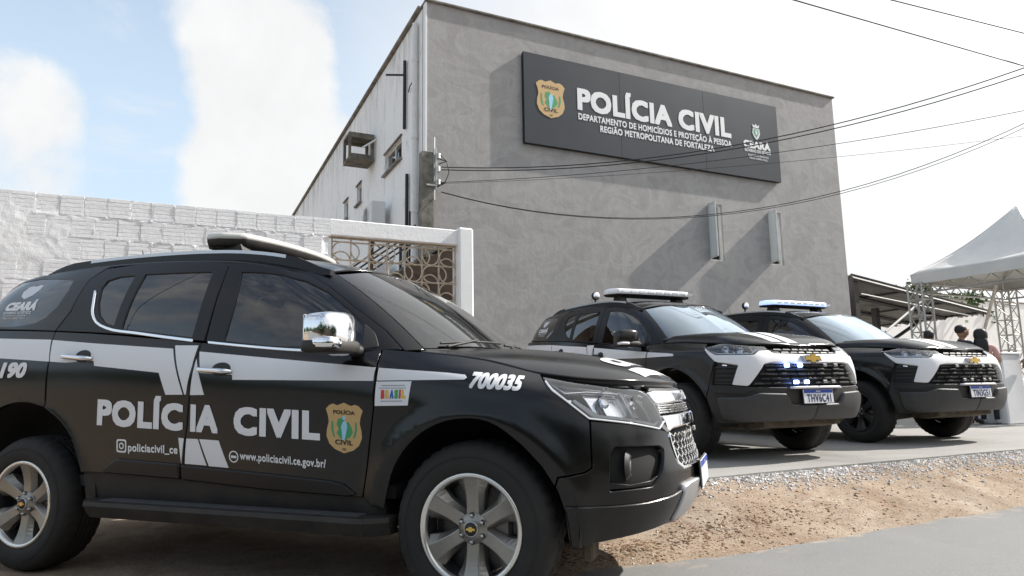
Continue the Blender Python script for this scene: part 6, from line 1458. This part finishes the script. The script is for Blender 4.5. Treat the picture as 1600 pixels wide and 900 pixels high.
# ------------------------------------------------------------------ people
def person(loc,rz,label,top,bottom,hair,skin='skin',h=1.72,longhair=False,arms='down',shoes='cloth_black',lean=0.):
    e=empty('person',loc,rz,label,'person','people standing by the tent'); k=h/1.72
    J={'pel':(0,0,.93),'wai':(0,0,1.08),'che':(0,.0+lean,1.30),'nek':(0,lean,1.45),'hd0':(0,.01+lean,1.53),
       'hl':(-.09,0,.90),'kl':(-.10,.02,.49),'al':(-.10,0,.08),'tl':(-.11,.14,.03),'hr':(.09,0,.90),'kr':(.10,.03,.49),'ar':(.10,0,.08),'tr':(.11,.14,.03),
       'sl':(-.18,lean,1.40),'sr':(.18,lean,1.40)}
    if arms=='down': J.update(el=(-.23,-.02,1.13),wl=(-.22,.08,.88),er=(.23,-.02,1.13),wr=(.22,.08,.88))
    else: J.update(el=(-.24,.02,1.13),wl=(-.10,.24,1.10),er=(.24,.02,1.13),wr=(.10,.25,1.14))
    Rr={'pel':(.150,.115),'wai':(.135,.10),'che':(.165,.115),'nek':(.058,.058),'hd0':(.055,.06),'hl':(.085,.085),'kl':(.058,.058),'al':(.042,.045),'tl':(.04,.03),'hr':(.085,.085),'kr':(.058,.058),'ar':(.042,.045),'tr':(.04,.03),'sl':(.062,.062),'sr':(.062,.062),'el':(.043,.043),'wl':(.030,.030),'er':(.043,.043),'wr':(.030,.030)}
    E=[('pel','wai'),('wai','che'),('che','nek'),('nek','hd0'),('pel','hl'),('hl','kl'),('kl','al'),('al','tl'),('pel','hr'),('hr','kr'),('kr','ar'),('ar','tr'),('che','sl'),('sl','el'),('el','wl'),('che','sr'),('sr','er'),('er','wr')]
    names=list(J); me=bpy.data.meshes.new('body'); me.from_pydata([tuple(c*k for c in J[n]) for n in names],[(names.index(a),names.index(b)) for a,b in E],[])
    ob=bpy.data.objects.new('body',me); COL.objects.link(ob); sk=ob.modifiers.new('s','SKIN'); ob.modifiers.new('u','SUBSURF').levels=2
    for i,n in enumerate(names):
        v=me.skin_vertices[0].data[i]; v.radius=tuple(x*k for x in Rr[n]); v.use_root=(n=='pel')
    dg=bpy.context.evaluated_depsgraph_get(); m2=bpy.data.meshes.new_from_object(ob.evaluated_get(dg)); bpy.data.objects.remove(ob)
    for mt in (skin,top,bottom,shoes): m2.materials.append(MATS[mt])
    for p in m2.polygons:
        c=p.center/k; p.use_smooth=True
        arm=abs(c.x)>.19 and c.z<1.22
        if c.z<.085: p.material_index=3
        elif c.z<.97 and not arm and abs(c.x)<.2: p.material_index=2
        elif c.z>1.455 or (arm and c.z<1.20): p.material_index=0
        else: p.material_index=1
    b=link('body',m2,e)
    # head with face
    def hs(x,y,z):
        w=1-.22*max(0,-z/.12)**1.5; return (x*w,y*(1-.10*max(0,-z/.12))+ (.012 if y>0 and -.05<z<.03 else 0),z)
    hz=1.60*k; mb=pillow((0,.015+lean,hz),(.152,.190,.236),.92,24,18,f=hs)
    pillow((0,.118+lean,hz-.012),(.030,.040,.050),.9,10,8,mb)
    for sx in(-1,1): pillow((sx*.078,.005+lean,hz-.005),(.020,.045,.062),.9,10,8,mb)
    hd=mb.build('head',skin,e)
    mb=MB()
    for sx in(-1,1): pillow((sx*.034,.102+lean,hz+.012),(.026,.016,.012),.9,10,6,mb); mb.box((sx*.034,.108+lean,hz+.034),(.040,.010,.008))
    mb.box((0,.107+lean,hz-.056),(.046,.010,.008)); mb.build('face_marks','hair_black',e)
    if longhair:
        mb=pillow((0,-.030+lean,hz+.02),(.21,.20,.24),.8,24,14); pillow((0,-.075+lean,hz-.17),(.22,.12,.34),.7,20,12,mb)
    else: mb=pillow((0,-.012+lean,hz+.040),(.168,.198,.176),.9,24,14,f=lambda x,y,z:(x,y,max(z,-.02 if y>.02 else -.06)))
    mb.build('hair',hair,e)
    # hands with fingers
    for s,wn in ((-1,'wl'),(1,'wr')):
        wx,wy,wz=[c*k for c in J[wn]]; mb=MB(); pillow((wx,wy+.012,wz-.055),(.036,.075,.095),.8,12,8,mb)
        for f,(dy,l) in enumerate(((-.026,.062),(-.008,.075),(.010,.080),(.028,.070))): mb.tube([(wx,wy+.012+dy,wz-.09),(wx+s*.004,wy+.016+dy,wz-.09-l*.55),(wx-s*.006,wy+.024+dy,wz-.09-l)],[.009,.0085,.007],6)
        mb.tube([(wx,wy+.045,wz-.03),(wx-s*.012,wy+.075,wz-.065),(wx-s*.014,wy+.080,wz-.09)],[.011,.010,.008],6); mb.build('hand',skin,e)
    return e
def facing(u,d,tu,td):
    a=FW(u,d); b=FW(tu,td); v=b-a; return math.atan2(v.y,v.x)-math.pi/2
person(FW(8.55,4.0,PADZ),facing(8.55,4.0,10.2,4.6),'man in dark shirt with short black hair turned right behind the rightmost car','cloth_navy','jeans_dark','hair_black',h=1.72)
person(FW(8.40,3.5,PADZ),facing(8.4,3.5,10,1.5),'person with black hair seen from behind, only the head above the rightmost hood','cloth_black','cloth_black','hair_black',h=1.66)
person(FW(8.72,4.22,PADZ),facing(8.72,4.22,10.4,3.6),'person with long black hair, pink top and wide black trousers beside the white pillar','cloth_pink','cloth_black','hair_black','skin_light',h=1.62,longhair=True,arms='folded',shoes='shoe_white')
person(FW(9.5,4.75,PADZ),facing(9.5,4.75,8.6,4.2),'person in grey shirt and dark jeans cut off by the right edge','cloth_grey','jeans_dark','hair_black','skin',h=1.68,arms='folded',shoes='shoe_white')

# trees along the far side of the street, behind the viewer: one mass, added unseen to darken the cars' reflections
def reflection_trees():
    r=np.random.default_rng(11); V=[];F=[]
    for k in range(20):
        u0=-34+k*5.6+r.normal()*1.2; d0=20+r.normal()*1.2; h=3.6+r.random()*2.2
        if k>10: u0=-26-r.random()*14; d0=-6+(k-11)*3.2+r.normal(); h=4.2+r.random()*2.4
        for i in range(420):
            c=np.array([u0+r.normal()*1.7,d0+r.normal()*1.2,h*.62+r.normal()*h*.17]); s=.25+.3*r.random(); a=r.normal(0,1,3); a/=np.linalg.norm(a); b=np.cross(a,r.normal(0,1,3)); b/=np.linalg.norm(b); o=len(V)
            for q in (-a*s,b*s*.5,a*s,-b*s*.5): w=FW(c[0]+q[0],c[1]+q[1],max(.1,c[2]+q[2])); V.append(tuple(w))
            F.append((o,o+1,o+2,o+3))
    mb=MB(); mb.add(V,F); tag(mb.build('reflection_trees','leaf_dark',None,False),'row of unseen street trees added across the road to darken the car reflections','trees',kind='stuff')
reflection_trees()
hw=MB(); hw.box((-6,0,1.2),(60,.2,2.4)); ho=hw.build('reflection_wall','old_concrete'); ho.location=FW(0,18.2,0); ho.rotation_euler=(0,0,FA); tag(ho,'long plain unseen wall added across the road to darken the car door reflections','wall')  # out of view, added so the car doors reflect something dark
# ================================================================== vehicles
LIT_STROBES=False; LIT_BAR=False
GRP='black police cars parked outside the building'
build_car(1,(0,0,0),0,'nearest black police car, side on, with chrome mirrors, alloy wheels and shield badge',GRP,'')
LIT_STROBES=True
build_car(2,(1.531,5.164,PADZ),-.788,'middle black and white police car with blue lamps lit in its grille',GRP,'THV6C41')
LIT_STROBES=False; LIT_BAR=True
build_car(2,(3.459,7.43,PADZ),-.775,'farthest black and white police car, rightmost, with unlit grille and glowing roof bar',GRP,'TIN3G51')
